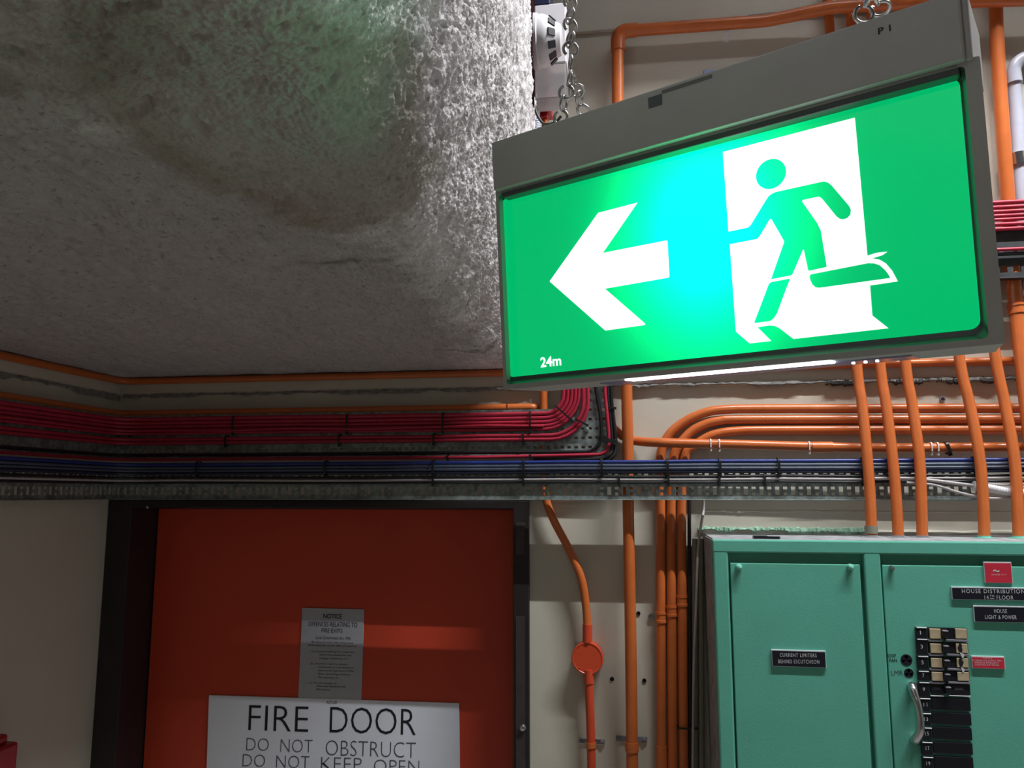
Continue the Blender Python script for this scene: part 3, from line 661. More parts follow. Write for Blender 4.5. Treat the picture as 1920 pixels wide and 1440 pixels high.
for a, bq, lab, cp in trio:
    o = pipe('slim_conduit', [P(x, y, t_) for x, y in bq]+[P(x, y, t_) for x, y in a], .0108, ORANGE, lab)
    coupling(o, cp[0], cp[1], t_, (0, 0, 1), .0108, .024)
    if cp[0] == 1239: coupling(o, 1240, 1420, t_, (0, 0, 1), .0108, .05, rib=False)
for (px, py) in ((1770, 765), (1748, 786), (1762, 806)): pass
# pipe crossing in front of the three
d_o = .050
dp = pipe('crossing_conduit', [P(1128, 782, .017), P(1140, 795, .017), P(1152.7, 805.5, .017), P(1167, 817, .017), P(1180, 823.5, .017), P(1194, 827, .021), P(1214, 829, .036), P(1232, 829.5, .046), P(1260, 830.5, d_o), P(1400, 834, d_o), P(1640, 840, d_o), P(1850, 839, d_o), P(2250, 838, d_o)], .0108, ORANGE, 'orange pipe with white ties crossing in front of the three slim pipes')
coupling(dp, 1541, 838.5, d_o, (1, 0, -0.005), .0108, .044, rib=False)
for i, (px, py) in enumerate(((1332, 833), (1348, 833.5), (1516, 838), (1744, 840), (1756, 840))):
    tie(P(px, py, d_o), (1, 0, 0), .0116, .0116, TIEW, ORD[i]+' white tie from the left on the crossing orange pipe', 'white ties on the crossing pipe', .0028)
tie(P(1775, 840, d_o), (1, 0.0, 0.25), .013, .0125, TIE, 'black tie looped round the crossing orange pipe, right of the white ones', None, .006)
# top pipe along both walls under the soffit
zp = Z(500, 709, .0184)
tp = tube('upper_conduit', fillet([(XL+.0184, -1.4, zp), (XL+.0184, -.0184, zp), (XR-.01, -.0184, zp)], [0, .04, 0], 8), .0092, ORANGE, None, 12)
tag(tp, 'orange pipe running just under the ceiling along the left and back walls', 'pipe')
zq = Z(900, 765.5, .022)
sp = tube('short_conduit', fillet([(XL+.022, -1.4, zq), (XL+.022, -.022, zq), (X(1004, 765, .022), -.022, zq), (X(1004, 765, .022), 0.01, zq)], [0, .04, .012, 0], 8), .0098, ORANGE, None, 12)
tag(sp, 'orange pipe just above the red cables, ending left of the sign', 'pipe')
box('joint_gap', (X(952, 765, .022)-.0006, -.0325, zq-.0102), (X(952, 765, .022)+.0006, -.0115, zq+.0102), BLKP, sp, 0)
# five pipes into the cabinet top
CO = 0.22                                  # cabinet depth
fp = [[(1551, -40), (1556, 60), (1606.5, 684), (1616, 757), (1625.7, 852), (1632, 940), (1634, 1003)],
      [(1590, -40), (1597, 60), (1650, 680), (1661, 757), (1673, 852), (1680, 932), (1684, 1003)],
      [(1628, -40), (1637, 60), (1697, 674.5), (1710, 757), (1723.4, 852), (1727.5, 932), (1729, 1003)],
      [(1718, -40), (1730, 60), (1798, 665), (1817.7, 757), (1836, 852), (1843.5, 940), (1845, 1002)],
      [(1770, -40), (1785, 60), (1864.7, 658.6), (1884, 757), (1901, 852), (1907.5, 940), (1909.5, 1002)]]
names = ['first (leftmost)', 'second', 'third', 'fourth', 'fifth (rightmost)']
offs = [.033, .033, .035, .062, .078, .0985, .110, .115]
fp = [f[:2]+[(f[1][0]+(f[2][0]-f[1][0])*.62, f[1][1]+(f[2][1]-f[1][1])*.62)]+f[2:] for f in fp]
ZCT = Z(1335, 1011, CO)
for i, f in enumerate(fp):
    pts = [P(x, y, o) for (x, y), o in zip(f, offs)]; pts[-1].z = ZCT
    o = pipe('cabinet_conduit', pts, .0113, ORANGE, '%s from the left of five orange pipes dropping into the green cabinet top' % names[i], k=10)
    b_ = pts[-1]
    lathe('lock_ring', [(.011, 0), (.021, 0), (.021, .0022), (.0125, .0028), (.0125, .006), (.011, .006)], (b_.x, b_.y, ZCT), (0, 0, 1), [GREEN_SIDE, GREEN_SIDE, GREEN_SIDE, NUTGREEN, NUTGREEN][i], o, 20)
    if i == 0: coupling(o, 1633.5, 993, .115, (0, 0, 1), .0113, .016, OLIVE, 'bare_collar', False)
# thick pipe at the far right
r_ = .040
r_ = .039
rp = pipe('right_conduit', [P(1866, -40, r_), P(1868, 50, r_), P(1877, 200, r_), P(1888, 350, r_), P(1893, 430, r_), P(1900, 525, r_), P(1906, 580, r_), P(1912, 640, .046), P(1921, 720, .058), P(1936, 850, .083), P(1945, 940, .10), P(1952, 1003, .115)], .0152, ORANGE, 'thick orange pipe at the right edge passing behind the red cables', n=18)
coupling(rp, 1906, 579, r_, (0.06, 0, -1), .0152, .022)
gp = tube('grey_conduit', fillet([P(2200, 95, .03), P(1900, 108, .03), P(1902, 165, .027), P(1908, 260, .027), P(1919, 430, .027), P(1928, 560, .027)], [0, .045, .3, .3, .3, 0], 10), .0145, GREYPIPE, None, 16)
tag(gp, 'blue grey plastic pipe with a swept bend at the right edge', 'pipe')
coupling(gp, 1900.5, 145, .03, (0.05, 0, -1), .0145, .03, GREYPIPE, 'bend_socket', False)
coupling(gp, 1909, 299, .03, (0.06, 0, -1), .0145, .028, CHROME, 'metal_band', False)
# cables and conduits left of the cabinet
tag(tube('black_cable', catmull([P(1292, 915, .02), P(1292.5, 1000, .02), P(1293, 1150, .018), P(1294, 1300, .018), P(1295, 1600, .018)], 6), .0042, BLACK, None, 8), 'black cable hanging beside the innermost of the three slim pipes', 'cable')
tie(P(1287, 1363, .018), (0, 0, 1), .019, .013, TIE, 'black tie joining the black cable to the innermost slim pipe', None, .004)
tag(tube('pale_wire', catmull([P(1320, 936, .01), P(1319, 960, .012), P(1315.5, 978, .036), P(1308.5, 1035, .036), P(1305, 1137, .036), P(1301, 1245, .036), P(1299, 1425, .036), P(1298, 1600, .036)], 6), .0030, PALE, None, 8), 'pale cable dropping along the left side of the green cabinet', 'cable')
for k, (a, c_) in enumerate((((1303, 1010), (1304, 1600)), ((1314, 1010), (1316, 1600)))):
    tag(tube('olive_conduit', [P(a[0], a[1], .02), P((a[0]+c_[0])/2, 1300, .02), P(c_[0], c_[1], .02)], .0064, OLIVE, None, 10), ['outer', 'inner'][k]+' olive grey conduit hidden in the shade beside the green cabinet', 'pipe')

# ------------------------------------------------------------------ green cabinet
cab = empty('switchboard_cabinet', (X(1650, 1011, CO), -CO/2, 0.6))
tag(cab, 'green metal switchboard cabinet with black labels below the orange pipes', 'cabinet')
cx0 = X(1337, 1080, CO); cx1 = cx0+1.05; cz1 = ZCT; cz0 = 0.55; fy = -CO
def cX(px, py=1100, off=CO): return P(px, py, off).x
def cZ(px, py, off=CO): return P(px, py, off).z
th = .02
bm = bmesh.new(); add_box(bm, (cx0, fy+.004, cz0), (cx1, -.001, cz1-.001), .002)
# carcass with hollow front: rear box plus face frame rails proud of it
obj_bm('carcass', bm, GREEN_SIDE, cab)
box('inner_plate', (cx0+.004, fy-.001, cz0+.01), (cx1-.004, fy+.006, cz1-.004), GREEN, cab, 0)
L0, L1 = cX(1365, 1100), cX(1617, 1100); R0 = cX(1648, 1100); zf = cZ(1480, 1036)
bm = bmesh.new()
fb = fy-.022
add_box(bm, (cx0-.001, fb, cz0), (L0, fy+.005, cz1), .0035); add_box(bm, (L1, fb, cz0), (R0, fy+.005, cz1-.001), .003)
add_box(bm, (cx0-.0013, fb-.0006, zf), (cx1+.0003, fy+.005, cz1+.0006), .003); add_box(bm, (cx1-.04, fb, cz0), (cx1, fy+.005, cz1), .003); add_box(bm, (cx0, fb, cz0), (cx1, fy+.005, cz0+.05), .003)
obj_bm('face_frame', bm, GREEN, cab)
box('dusty_top', (cx0+.002, fy-.012, cz1-.001), (cx1, -.002, cz1+.0012), GREEN_SIDE, cab, .0005)
PD = .018
oL = CO+PD
zpan = cZ(1480, 1057, oL)
lp = box('left_panel', (L0+.004, fy-PD, cz0+.06), (L1-.007, fy+.004, zpan), GREEN, cab, .0015)
rp_ = box('right_panel', (R0+.003, fy-PD, cz0+.06), (cx1-.045, fy+.004, zpan), GREEN, cab, .0015)
for px in (1385, 1593.5):
    lathe('acorn_nut', [(.0065, 0), (.0065, .006), (.006, .009), (.004, .0125), (.0005, .014)], P(px, 1063, oL), (0, -1, 0), NUTGREEN, lp, 12)
lathe('acorn_nut', [(.005, 0), (.005, .005), (.0045, .008), (.003, .0105), (.0005, .0115)], P(1671, 1065, oL), (0, -1, 0), STEEL, rp_, 12)
def label_plate(name, px, mtl, th_=.0035):
    q = [P(a, b, oL) for a, b in px]; x0 = (q[0].x+q[3].x)/2; x1 = (q[1].x+q[2].x)/2; z1 = (q[0].z+q[1].z)/2; z0 = (q[2].z+q[3].z)/2
    o = obj_bm(name, (lambda b: (add_box(b, (x0, fy-PD-.0002-th_, z0), (x1, fy-PD+.0002, z1), .0004), b)[1])(bmesh.new()), LABELE, cab)
    f = box('engraved_face', (x0+.0012, fy-PD-.0004-th_-.0004, z0+.0010), (x1-.0012, fy-PD-.0002-th_+.0004, z1-.0022), mtl, o, 0)
    return o
oT = CO+PD+.0035+.0012
a = label_plate('label_plate', [(1446, 1218), (1548, 1219), (1548, 1251), (1447, 1249)], LABELB)
ptext('lettering', 'CURRENT LIMITERS', 1462, 1225, 1531, 1232, oT, LETTER, a, tilt=.5)
ptext('lettering', 'BEHIND ESCUTCHEON', 1459, 1237, 1536, 1244, oT, LETTER, a, tilt=.5)
a = label_plate('label_plate', [(1782, 1100), (2030, 1103), (2032, 1127), (1784, 1124.5)], LABELB)
ptext('lettering', 'HOUSE DISTRIBUTION BOARD', 1803, 1105, 1965, 1112.5, oT, LETTER, a, -.004, tilt=.5)
ptext('lettering', '14    FLOOR', 1846, 1116.5, 1900, 1124, oT, LETTER, a, -.004, tilt=.3)
ptext('lettering', 'TH', 1856, 1115.5, 1864, 1119.5, oT, LETTER, a, .004); ptext('lettering', '_', 1856, 1122.0, 1864, 1122.7, oT, LETTER, a)
a = label_plate('label_plate', [(1824, 1135), (2010, 1138), (2011, 1169), (1825, 1166)], LABELB)
ptext('lettering', 'HOUSE', 1864, 1142, 1888, 1149.5, oT, LETTER, a, tilt=.2)
ptext('lettering', 'LIGHT & POWER', 1847, 1153.5, 1906, 1161, oT, LETTER, a, tilt=.3)
a = label_plate('warning_label', [(1843, 1053), (1895, 1053.5), (1897, 1093), (1845, 1093)], LABELR)
ptext('lettering', '~', 1862, 1068, 1874, 1073, oT, LETTER, a); ptext('lettering', 'DANGER 415 V', 1859, 1076, 1887, 1079, oT, LETTER, a, -.01)
a = label_plate('warning_label', [(1820, 1229), (1882, 1230.5), (1883, 1254), (1821, 1252)], LABELR)
ptext('lettering', 'WARNING', 1842, 1232.2, 1860, 1235.2, oT, LETTER, a, tilt=.2)
ptext('lettering', 'ALTERNATIVE SUPPLY MAY\nENERGISE EMERGENCY\nLIGHTING BATTERIES', 1823, 1237, 1878, 1249.5, oT, LETTER, a, tilt=.4)
# hand-written marks on the panel
oM = oL+.0004
def marks(px, py, r, name, body, bx):
    c_ = P(px, py, oM); m = lathe(name, [(r, 0), (r, .0003)], c_, (0, -1, 0), INK, rp_, 24)
    return m
ptext('pen_note', 'ROOF\n+ FAN', 1661, 1226, 1682, 1244, oM, INK, rp_, .01)
ptext('pen_note', 'LMR', 1671, 1257, 1693, 1266, oM, INKG, rp_, -.01)
for (px, py, r) in ((1699.5, 1237.5, .0105), (1704, 1262, .0085)):
    c_ = P(px, py, oL+.0003)
    lathe('pen_circle', [(r, 0), (r, .0004), (r*.8, .0004), (r*.8, 0)], c_, (0, -1, 0), INK, rp_, 24)
    u = lambda a, s: c_+Vector((r*s*math.cos(a), -.0003, r*s*math.sin(a)))
    for q0, q1 in ((0, 60), (120, 180), (215, 325) if r > .009 else (240, 300)):
        k_ = [c_+Vector((0, -.0003, 0))]+[u(math.radians(q0+(q1-q0)*j/6), .85) for j in range(7)]
        poly_obj('pen_wedge', k_, INK, rp_)
# breakers
oB = oL+.004
def strip_box(name, tl, br, mtl, d0, d1, par, bev=.0006, off=None):
    o = off or oB; q0 = P(tl[0], tl[1], o); q1 = P(br[0], br[1], o)
    return box(name, (q0.x, fy-PD-d1, q1.z), (q1.x, fy-PD-d0, q0.z), mtl, par, bev)
brd = [(1176, 1198), (1204, 1225), (1231, 1252), (1257, 1277), (1281, 1303)]
tabs = [(1176, 1197, '1'), (1198, 1228, '3'), (1230, 1255, '5'), (1258, 1276, '7'), (1279, 1307, '9'), (1309, 1334, '11'), (1337, 1361, '13'), (1364, 1388, '15'), (1391, 1416, '17'), (1419, 1445, '19')]
def shift(y): return (y-1176)*0.050            # the column leans with perspective
for i, (ya, yb, s) in enumerate(tabs):
    x0 = 1716+shift(ya); x1 = 1738+shift(ya)
    t = strip_box('number_tab', (x0, ya), (x1, yb), BLKP, 0, .006, cab)
    strip_box('tab_edge', (x0+2, ya-.5), (x1-1, ya+2), LETTER, .003, .0075, t)
    ptext('numeral', s, x0+9, (ya+yb)/2-4, x0+10.6 if s == '1' else x0+13 if len(s) == 1 else x0+16, (ya+yb)/2+3, oL+.0066, LETTER, t)
for i, (ya, yb) in enumerate(brd):
    s_ = shift(ya); x0 = 1739+s_; x1 = 1814+s_
    bk = strip_box('circuit_breaker', (x0, ya), (x1, yb), BLKP, 0, .006, cab)
    if i < 4:
        f1 = strip_box('cream_face', (x0+2, ya+2), (x0+24, yb-1), BEIGE, .005, .009, bk)
        f2 = strip_box('cream_face', (x0+50, ya+2), (x1-2, yb-1), BEIGE, .005, .009, bk)
        if i in (1, 2):
            c_ = P(x0+60, (ya+yb)/2, oL+.0095); rr = random.Random(i)
            pts = [c_+Vector((rr.uniform(.6, 1.3)*(.004)*math.cos(t*math.pi/5), 0, rr.uniform(.7, 1.3)*.009*math.sin(t*math.pi/5))) for t in range(10)]
            poly_obj('broken_patch', pts, INK, bk)
            poly_obj('torn_paper', [p*1.0+Vector((.003, -.0003, -.008)) for p in pts[5:10]], LETTER, bk)
        strip_box('barrier', (x0, yb), (x0+27, yb+5), GRYP, 0, .008, bk); strip_box('barrier', (x0+32, yb), (x1, yb+5), GRYP, 0, .009, bk)
    else:
        ptext('lettering', 'DIN', x0+7, ya+8, x0+19, ya+13, oL+.0066, INKG, bk); ptext('lettering', 'NOARK'[:0]+'SPARE', x0+46, ya+8, x0+62, ya+13, oL+.0066, GRYP, bk)
        strip_box('barrier', (x0, yb), (x0+25, yb+3), LETTER, 0, .007, bk); strip_box('barrier', (x0+34, yb), (x1, yb+3), LETTER, 0, .007, bk)
    tg = strip_box('toggle', (x0+24, ya+5), (x0+35, ya+18), BLKP, .004, .016, bk, .0015)
    strip_box('toggle_tip', (x0+25, ya+4.5), (x0+35, ya+7), GRYP, .006, .0165, bk, .0006)
for ya, yb in ((1307, 1333), (1335, 1360), (1362, 1388), (1390, 1415), (1417, 1445)):
    s_ = shift(ya)-1.5; strip_box('blank_cover', (1740+s_, ya), (1815+s_, yb), BLKP, 0, .006, cab, .0008)
# chrome pull handle
hb = oL
pts = [P(1710, 1287, hb), P(1711, 1288, hb+.012), P(1714, 1300, hb+.022), P(1722, 1325, hb+.028), P(1726, 1350, hb+.028), P(1725, 1372, hb+.025), P(1717, 1386, hb+.014), P(1716, 1388, hb)]
q = catmull(pts, 6); rs = [.006+.0035*abs(1-2*i/(len(q)-1)) for i in range(len(q))]
hd = tube('pull_handle', q, rs, CHROME, cab, 12)
for px, py in ((1711, 1288), (1717, 1388)): lathe('handle_foot', [(.010, 0), (.010, .002), (.0075, .005)], P(px, py, hb), (0, -1, 0), CHROME, hd, 16)
# scrap lying on the cabinet top; flaking paint where wall and cabinet meet
sc_ = empty('plastic_scrap', (P(1436, 1006, .2).x, -.2, cz1))
zt_ = cz1+.0013; xq = cX(1436, 1006, .2)
bm = bmesh.new(); add_box(bm, (xq-.026, -.215, zt_), (xq+.002, -.195, zt_+.006), .001); obj_bm('wide_end', bm, BLKP, sc_)
bm = bmesh.new(); add_box(bm, (-.015, -.008, 0), (.018, .006, .005), .001, Matrix.Translation((xq+.008, -.21, zt_)) @ Matrix.Rotation(-.3, 4, 'Z')); obj_bm('narrow_end', bm, BLKP, sc_)
tag(sc_, 'small black plastic scrap lying on top of the green cabinet', 'scrap')
FLAKE = mat('flaking_pale_green_paint', (0.30, 0.52, 0.38), 0.7, var=0.4, vs=40)
ragged('paint_edge', (cx0-.01, -.0005, cz1+.013), (cX(1640, 1000, 0), -.0005, cz1+.013), 110, (0, -1, 0), 0.003, 0.011, FLAKE, wall_back, 11, .009, .005)
ragged('paint_edge', (cX(1640, 1000, 0), -.0005, cz1+.010), (XR, -.0005, cz1+.010), 60, (0, -1, 0), 0.004, 0.008, CREAM, wall_back, 12, .008, .004)
zs_ = Z(1500, 958)  # pale raised strips standing in for thin lines of leaking light
ragged('light_leak_line', (X(1322, 958), -.0002, zs_), (X(1640, 958), -.0002, zs_), 60, (0, -1, 0), .002, .006, CREAM, wall_back, 13, .004, .003)
ragged('light_leak_line', (X(1640, 958), -.0002, zs_-.001), (X(2000, 955), -.0002, zs_), 40, (0, -1, 0), .001, .003, CREAM, wall_back, 14, .003, .002)

# ------------------------------------------------------------------ exit sign
K = 0.155/0.165
SR = Matrix(((0.88231, -0.03244, -0.4603), (-0.46143, -0.06906, -0.87961), (-0.00328, 0.99706, -0.07656)))
ST = CAM + (Vector((0.0514, -1.2839, 2.2379))-CAM)*K
SM = Matrix.Translation(ST) @ SR.to_4x4()
SU, SV, SW = SR.col[0], SR.col[1], SR.col[2]
def S(px, py, wv=0.0):
    d = ray(px, py); t = (ST+SW*wv-CAM).dot(SW)/d.dot(SW); p = CAM+d*t-ST
    return Vector((p.dot(SU), p.dot(SV), wv))
HOT = S(1318, 425)[:2]; HOTR = 0.053
SGREEN = mat_emit('backlit_green_acrylic', (0.0, 0.49, 0.145), 1.0, 9.0)
SWHITE = mat_emit('backlit_white_acrylic', (0.96, 1.0, 0.985), 1.15, 1.2)
sign = empty('exit_sign', None, SM)
tag(sign, 'hanging green illuminated exit sign with white arrow and running figure', 'exit sign')
FWd, FH = 0.3771569*K/2, 0.155/2
def rrect(u0, v0, u1, v1, r, wv, n=6):
    out = []
    for cx_, cy_, a0 in ((u1-r, v1-r, 0), (u0+r, v1-r, 90), (u0+r, v0+r, 180), (u1-r, v0+r, 270)):
        for j in range(n+1): a = math.radians(a0+90*j/n); out.append(Vector((cx_+r*math.cos(a), cy_+r*math.sin(a), wv)))
    return out
def ext(pts, wv):
    q = [S(a, b, wv) for a, b in pts]; return (q[0].x+q[3].x)/2, (q[2].y+q[3].y)/2, (q[1].x+q[2].x)/2, (q[0].y+q[1].y)/2
WB = 0.010
l1 = ext([(934, 371), (1812, 112), (1862, 640), (946, 717)], WB); l2 = ext([(925, 366), (1842, 92), (1893, 655), (943, 723)], WB)
loops = [rrect(-FWd, -FH, FWd, FH, .006, -.0006), rrect(-FWd-.001, -FH-.004, FWd+.002, FH+.002, .006, .001), rrect(*l1, .003, WB), rrect(*l2, .0015, WB), rrect(l2[0]+.003, l2[1], l2[2]-.009, l2[3], .0015, -.045)]
n = len(loops[0]); vs = [p for l in loops for p in l]; fs = []
for i in range(len(loops)-1):
    for j in range(n): fs.append((i*n+j, (i+1)*n+j, (i+1)*n+(j+1) % n, i*n+(j+1) % n))
# bezel = dark slope, frame = grey rim and box
def sub(loopset, name, mtl):
    v = [p for l in loopset for p in l]; f = [(i*n+j, (i+1)*n+j, (i+1)*n+(j+1) % n, i*n+(j+1) % n) for i in range(len(loopset)-1) for j in range(n)]
    return obj(name, v, f, mtl, sign, False, SM)
sub(loops[:3], 'bezel', BEZEL)
fr_ = sub(loops[2:], 'frame', HOUSE)
bp_ = rrect(l2[0]+.003, l2[1], l2[2]-.009, l2[3], .0015, -.045); obj('back_plate', bp_+[p+Vector((0, 0, -.004)) for p in bp_], [tuple(range(n)), tuple(range(2*n-1, n-1, -1))]+[(j, j+n, (j+1) % n+n, (j+1) % n) for j in range(n)], HOUSE, sign, False, SM)
# top channel
WT = 0.016
tb = ext([(920, 270), (1812, -27), (1806, 108), (921, 360)], WT)
bm = bmesh.new(); add_box(bm, (tb[0], tb[1], -.052), (tb[2], tb[3], WT), .0012); obj_bm('top_channel', bm, HOUSE, sign, False, SM)
bm = bmesh.new(); add_box(bm, (tb[2]-.0005, tb[1], -.050), (tb[2]+.004, tb[3]-.002, WT-.003), .0015); obj_bm('end_cap', bm, HOUSE, sign, False, SM)
bm = bmesh.new(); add_box(bm, (tb[0]+.004, tb[1]-.006, -.04), (tb[2]-.004, tb[1]+.001, WT-.006), .001); obj_bm('channel_lip', bm, BEZEL, sign, False, SM)
pn = rrect(-FWd-.0006, -FH-.0006, FWd+.0006, FH+.0006, .006, 0)
face = obj('face_panel', pn+[p+Vector((0, 0, -.003)) for p in pn], [tuple(range(n)), tuple(range(2*n-1, n-1, -1))]+[(j, j+n, (j+1) % n+n, (j+1) % n) for j in range(n)], SGREEN, sign, False, SM)
def pic(name, pts, mtl, wv, par=face): return poly_obj(name, [S(a, b, wv) for a, b in pts], mtl, par, SM)
pic('arrow', [(1028.3, 528), (1120, 399.5), (1194.5, 380), (1129, 474.5), (1249, 451), (1251, 452.5), (1254.7, 518), (1253, 520.5), (1133, 541.5), (1209, 607), (1208, 609.5), (1133.5, 620)], SWHITE, .0003)
pic('doorway', [(1356, 286), (1357, 284.5), (1605, 219.8), (1606, 221), (1629.6, 478.7), (1648, 473), (1667.6, 471.2), (1658, 477.8), (1638.9, 483.7), (1652.7, 486.3), (1664.6, 493.2), (1676.5, 507), (1687.3, 526.9), (1634.5, 534.8), (1638.9, 591.2), (1669.5, 615), (1489.4, 635.3), (1448.5, 639), (1406.3, 643.7), (1380.6, 621.9), (1369, 458), (1366.5, 432.5)], SWHITE, .0003)
z1 = lambda l: [(1340+a/5.0526, 200+b/5.0526) for a, b in l]
z2 = lambda l: [(1340+a/5.0526, 420+b/5.0526) for a, b in l]
pic('running_figure', z1([(118, 1190), (133, 1183), (320, 1143), (345, 1122), (490, 885), (518, 845), (555, 818), (590, 805), (1010, 712), (1045, 706), (1085, 715), (1120, 742), (1290, 940), (1305, 975), (1300, 1020), (1270, 1052), (1230, 1065), (1195, 1058), (1165, 1035), (1030, 870), (1005, 852), (985, 852), (845, 882), (838, 895), (985, 1105), (1018, 1175), (1074, 1516), (903, 1554), (895, 1545), (853, 1350), (848, 1350), (745, 1588), (730, 1598), (540, 1634), (665, 1282), (664, 1270), (545, 1066), (535, 1062), (527, 1070), (430, 1230), (405, 1253), (150, 1303), (125, 1310)]), SGREEN, .0006)
pic('figure_shin', z2([(908, 490), (920, 475), (1470, 368), (1530, 370), (1580, 388), (1630, 430), (1665, 475), (1683, 508), (1000, 603), (965, 598), (935, 570), (918, 535)]), SGREEN, .0006)
pic('figure_calf', z2([(520, 565), (545, 548), (720, 515), (722, 522), (690, 600), (600, 840), (570, 890), (530, 920), (385, 938), (380, 930)]), SGREEN, .0006)
pic('figure_shadow', z2([(412, 978), (520, 960), (570, 962), (620, 985), (755, 1088), (752, 1098), (548, 1112)]), SGREEN, .0006)
hc = S(1340+539/5.0526, 200+636/5.0526, .0006); hl = S(1340+395/5.0526, 200+655/5.0526, .0006); hr = S(1340+683/5.0526, 200+612/5.0526, .0006); hrad = (hr-hl).length/2
poly_obj('figure_head', [hc+Vector((hrad*math.cos(t*math.pi/18), hrad*math.sin(t*math.pi/18), 0)) for t in range(36)], SGREEN, face, SM)
a0, a1 = S(1011, 679, .0004), S(1050, 676.5, .0004); hgt = (S(1030, 668, .0004)-S(1031, 687, .0004)).length
text('distance_lettering', '24m', (a0+a1)/2, (1, 0, 0), (0, 1, 0), (a1-a0).length, hgt, SWHITE, face, .025, SM)
PR = mat('faint_moulded_print', (0.16, 0.17, 0.17), 0.5)
c_ = S(1662, 54, WT+.0002); text('lettering', 'P 1', c_, (1, 0, 0), (0, 1, 0), (S(1674, 52, WT)-S(1650, 57, WT)).length, .0042, INK, sign, .02, SM)
MG = mat('moulded_green_print', (0.0, 0.16, 0.09), 0.4)
c_ = S(1282, 282, .0004); text('lettering', 'TOP', c_, (1, 0, 0), (0, 1, 0), .009, .0035, MG, face, 0, SM)
st = S(1228, 190, WT)
bm = bmesh.new(); add_box(bm, (st.x-.0055, st.y-.004, WT-.0003), (st.x+.0055, st.y+.004, WT+.0005), 0); obj_bm('test_button', bm, BEZEL, sign, False, SM)
bm = bmesh.new(); add_box(bm, (st.x+.006, st.y+.004, WT-.0003), (st.x+.045, st.y+.0065, WT+.0004), 0); obj_bm('seam_mark', bm, mat('scuffed_grey', (0.2, 0.2, 0.2), 0.5), sign, False, SM)
# light strip in the bottom face
vb = l2[1]
LAMP = bpy.data.materials.new('white_light_strip'); LAMP.use_nodes = True
pb = LAMP.node_tree.nodes['Principled BSDF']; pb.inputs['Emission Color'].default_value = (1, .98, 1, 1); pb.inputs['Emission Strength'].default_value = 4.0
u0, u1 = S(1165, 708, WB).x, S(1556, 677, WB).x
bm = bmesh.new(); add_box(bm, (u0, vb-.0014, -.0085), (u1, vb+.001, WB-.0035), .0008); obj_bm('light_strip', bm, LAMP, sign, False, SM)
bm = bmesh.new(); add_box(bm, (S(1100, 722, WB).x, vb-.0010, -.040), (S(1705, 672, WB).x, vb+.001, -.0095), .0006); obj_bm('clear_cover', bm, GLASS_EDGE, sign, False, SM)
for px in (1607, 1630, 1652):
    p = S(px, 674, -.03); bm = bmesh.new(); add_box(bm, (p.x-.0009, vb-.0018, -.024), (p.x+.0009, vb-.0006, -.021), .0003); obj_bm('indicator', bm, LAMP, sign, False, SM)

# ------------------------------------------------------------------ chains
def link_mesh(ln, r, wr):
    """jack chain link: two loops at right angles joined by one wire"""
    h = ln/2-r; up_, low = [], []
    for j in range(15):
        a = math.radians(18+305*j/14); up_.append(Vector((r*math.sin(a), 0, h-r*math.cos(a)))); low.append(Vector((0, r*math.sin(a), -h+r*math.cos(a))))
    p_ = up_[::-1]+[Vector((0, 0, 0))]+low
    return tube_geo(catmull(p_, 2), wr, 7)
def chain(name, path, ln, r, wr, label):
    rt = empty(name, path[0]); vs, fs = link_mesh(ln, r, wr)
    me = bpy.data.meshes.new('chain_link'); me.from_pydata(vs, [], fs); me.update(); me.polygons.foreach_set('use_smooth', [True]*len(me.polygons)); me.materials.append(STEEL)
    q = [Vector(p) for p in path]; step = ln-2*wr*1.3; k = 0
    for i in range(len(q)-1):
        L = (q[i+1]-q[i]).length; d = (q[i+1]-q[i])/L; n_ = max(1, round(L/step))
        x = RT.copy(); x = (x-d*x.dot(d)).normalized(); y = d.cross(x)
        for j in range(n_):
            c = q[i]+d*(L*(j+.5)/n_); a = 0.25+(0.2 if k % 3 else -.15)
            M = Matrix.Translation(c) @ Matrix((x, y, d)).transposed().to_4x4() @ Matrix.Rotation(a, 4, 'Z')
            link(bpy.data.objects.new('chain_link', me), rt, M); k += 1
    return tag(rt, label, 'chain')
def at_depth(px, py, dist): d = ray(px, py); return CAM+d*dist          # point at a given depth along the view axis
top_l = ST+SU*S(1060, 225, -.02).x+SV*tb[3]+SW*-.02
zl = (top_l-CAM).dot(FW)
A = at_depth(1070, 128, zl); up_ = A+Vector((0, 0, 1.9))
chain('hanging_chain', [A, Vector((A.x-.003, A.y+.01, 4.79))], .0256, .0062, .00135, 'steel jack chain holding up the left end of the exit sign')
chain('chain_leg', [A+Vector((0, 0, -.004)), at_depth(1049, 222, zl)+Vector((0, 0, -.004))], .0245, .0060, .00135, 'short front leg of the left chain, reaching the sign top')
chain('chain_leg', [A+Vector((0.001, 0.003, -.004)), at_depth(1096, 214, zl+.03)], .0245, .0060, .0012, 'short rear leg of the left chain, beside the front leg')
zr = (ST+SU*S(1630, 30, -.02).x+SV*tb[3]-SW*.02-CAM).dot(FW)
B = at_depth(1634, -25, zr)
chain('hanging_chain', [B, Vector((B.x, B.y+.01, 4.79))], .0256, .0062, .00135, 'steel jack chain holding up the right end of the exit sign')
chain('chain_leg', [B, at_depth(1614, 46, zr)], .0245, .0060, .00135, 'left leg of the right chain at the top edge of the sign')
chain('chain_leg', [B, at_depth(1658, 33, zr+.02)], .0245, .0060, .0013, 'right leg of the right chain at the top edge of the sign')

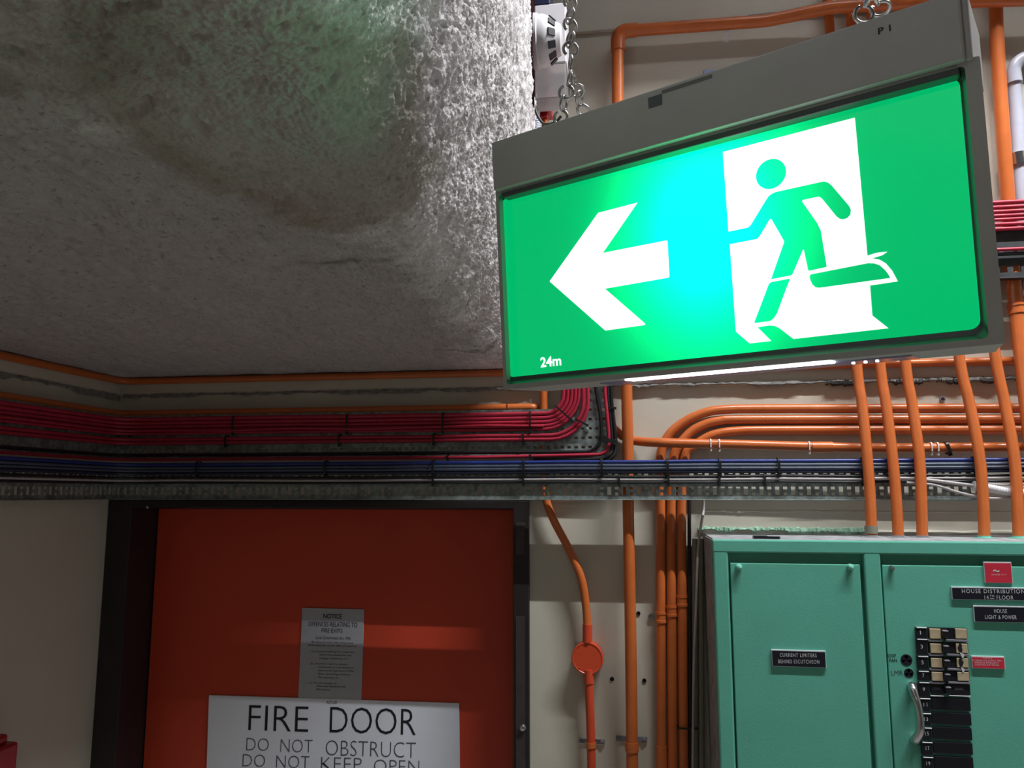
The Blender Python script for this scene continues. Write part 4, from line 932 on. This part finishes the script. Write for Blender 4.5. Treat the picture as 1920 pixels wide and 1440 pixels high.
# ------------------------------------------------------------------ smoke detector and boxes on the bulkhead face
yD = -0.42; xf = edge_x(yD)-0.015
def onface(px, py, y):                       # bulkhead plane point at depth y
    d = ray(px, py); t = (y-CAM.y)/d.y; return CAM+d*t
cD = onface(1010, 78, yD); cz = cD.z
det = empty('smoke_detector', (xf, yD, cz)); tag(det, 'white smoke detector with grille slots on the dark bulkhead edge, behind the chain', 'smoke detector')
lathe('base', [(.054, 0), (.054, .010), (.052, .012)], (xf, yD, cz), (1, 0, 0), WHITEP, det, 32)
lathe('body', [(.051, .011), (.051, .022), (.046, .034), (.034, .048), (.030, .056), (.026, .058), (.001, .058)], (xf, yD, cz), (1, 0, 0), WHITEP, det, 32)
for j in range(11):
    a = 2*math.pi*(j+.5)/11
    M = Matrix.Translation((xf, yD, cz)) @ Matrix.Rotation(a, 4, 'X') @ Matrix.Translation((.0405, 0, -.0405)) @ Matrix.Rotation(math.radians(-42), 4, 'Y')
    bm = bmesh.new(); add_box(bm, (-.0085, -.0075, -.002), (.0085, .0075, .002), .0008, M); obj_bm('grille_slot', bm, DARKP, det)
yE = -0.28; xe_ = edge_x(yE)-.015
q0 = onface(1062, 10, yE); q1 = onface(1062, 122, yE)
eb = empty('white_enclosure', (xe_, yE, q1.z)); tag(eb, 'white box with a translucent lower cover behind the smoke detector', 'enclosure')
box('case', (xe_, yE-.012, q1.z), (q0.x, yE+.06, q0.z), WHITEP, eb, .003)
box('dark_cap', (xe_, yE-.013, onface(1030, 14, yE).z), (onface(1032, 0, yE).x, yE+.06, onface(1030, -40, yE).z), NAVY, eb, .002)
TRANS = mat('translucent_plastic', (0.7, 0.68, 0.7), 0.3); TRANS.node_tree.nodes['Principled BSDF'].inputs['Transmission Weight'].default_value = 0.75
q2 = onface(1060, 186, yE)
box('translucent_cover', (xe_, yE-.010, q2.z), (q0.x-.002, yE+.05, q1.z-.001), TRANS, eb, .002)
rq0 = onface(985, 165, yE+.07); rq1 = onface(1032, 203, yE+.07)
rb2 = empty('red_junction_box', (xe_, yE+.08, rq1.z)); tag(rb2, 'small red box partly behind the translucent cover left of the chain', 'junction box')
box('case', (xe_-.0, yE+.07, rq1.z), (rq1.x, yE+.13, rq0.z), REDBOX, rb2, .003)
box('gland_boss', (rq1.x-.026, yE+.085, rq1.z-.012), (rq1.x-.008, yE+.11, rq1.z+.001), REDBOX, rb2, .002)
tag(tube('orange_drop', [onface(1022, 120, yE+.09), onface(1022, 200, yE+.1), onface(1020, 300, yE+.1)], .0065, ORANGE, None, 10), 'short orange pipe below the small red box, left of the chain', 'pipe')
tag(corrug('flexible_sleeve', [onface(1007, 226, yE), onface(1006, 260, yE), onface(1004, 320, yE)], .0105, GREYPIPE), 'grey corrugated conduit end just above the left end of the sign', 'conduit')
tag(tube('black_lead', catmull([onface(1002, 195, yE-.05), onface(1007, 215, yE-.05), onface(1020, 232, yE-.05), onface(1040, 230, yE-.05), onface(1052, 218, yE-.05)], 6), .003, BLACK, None, 8), 'black lead looping below the small red box above the sign', 'cable')
# blue item glimpsed above the sign top
p = P(1325, 140, .03); bb = box('blue_bracket', (p.x-.008, -.04, p.z-.06), (p.x+.02, 0, p.z+.008), BRKT, None, .002); tag(bb, 'slate blue bracket on the wall just above the top edge of the sign', 'bracket')
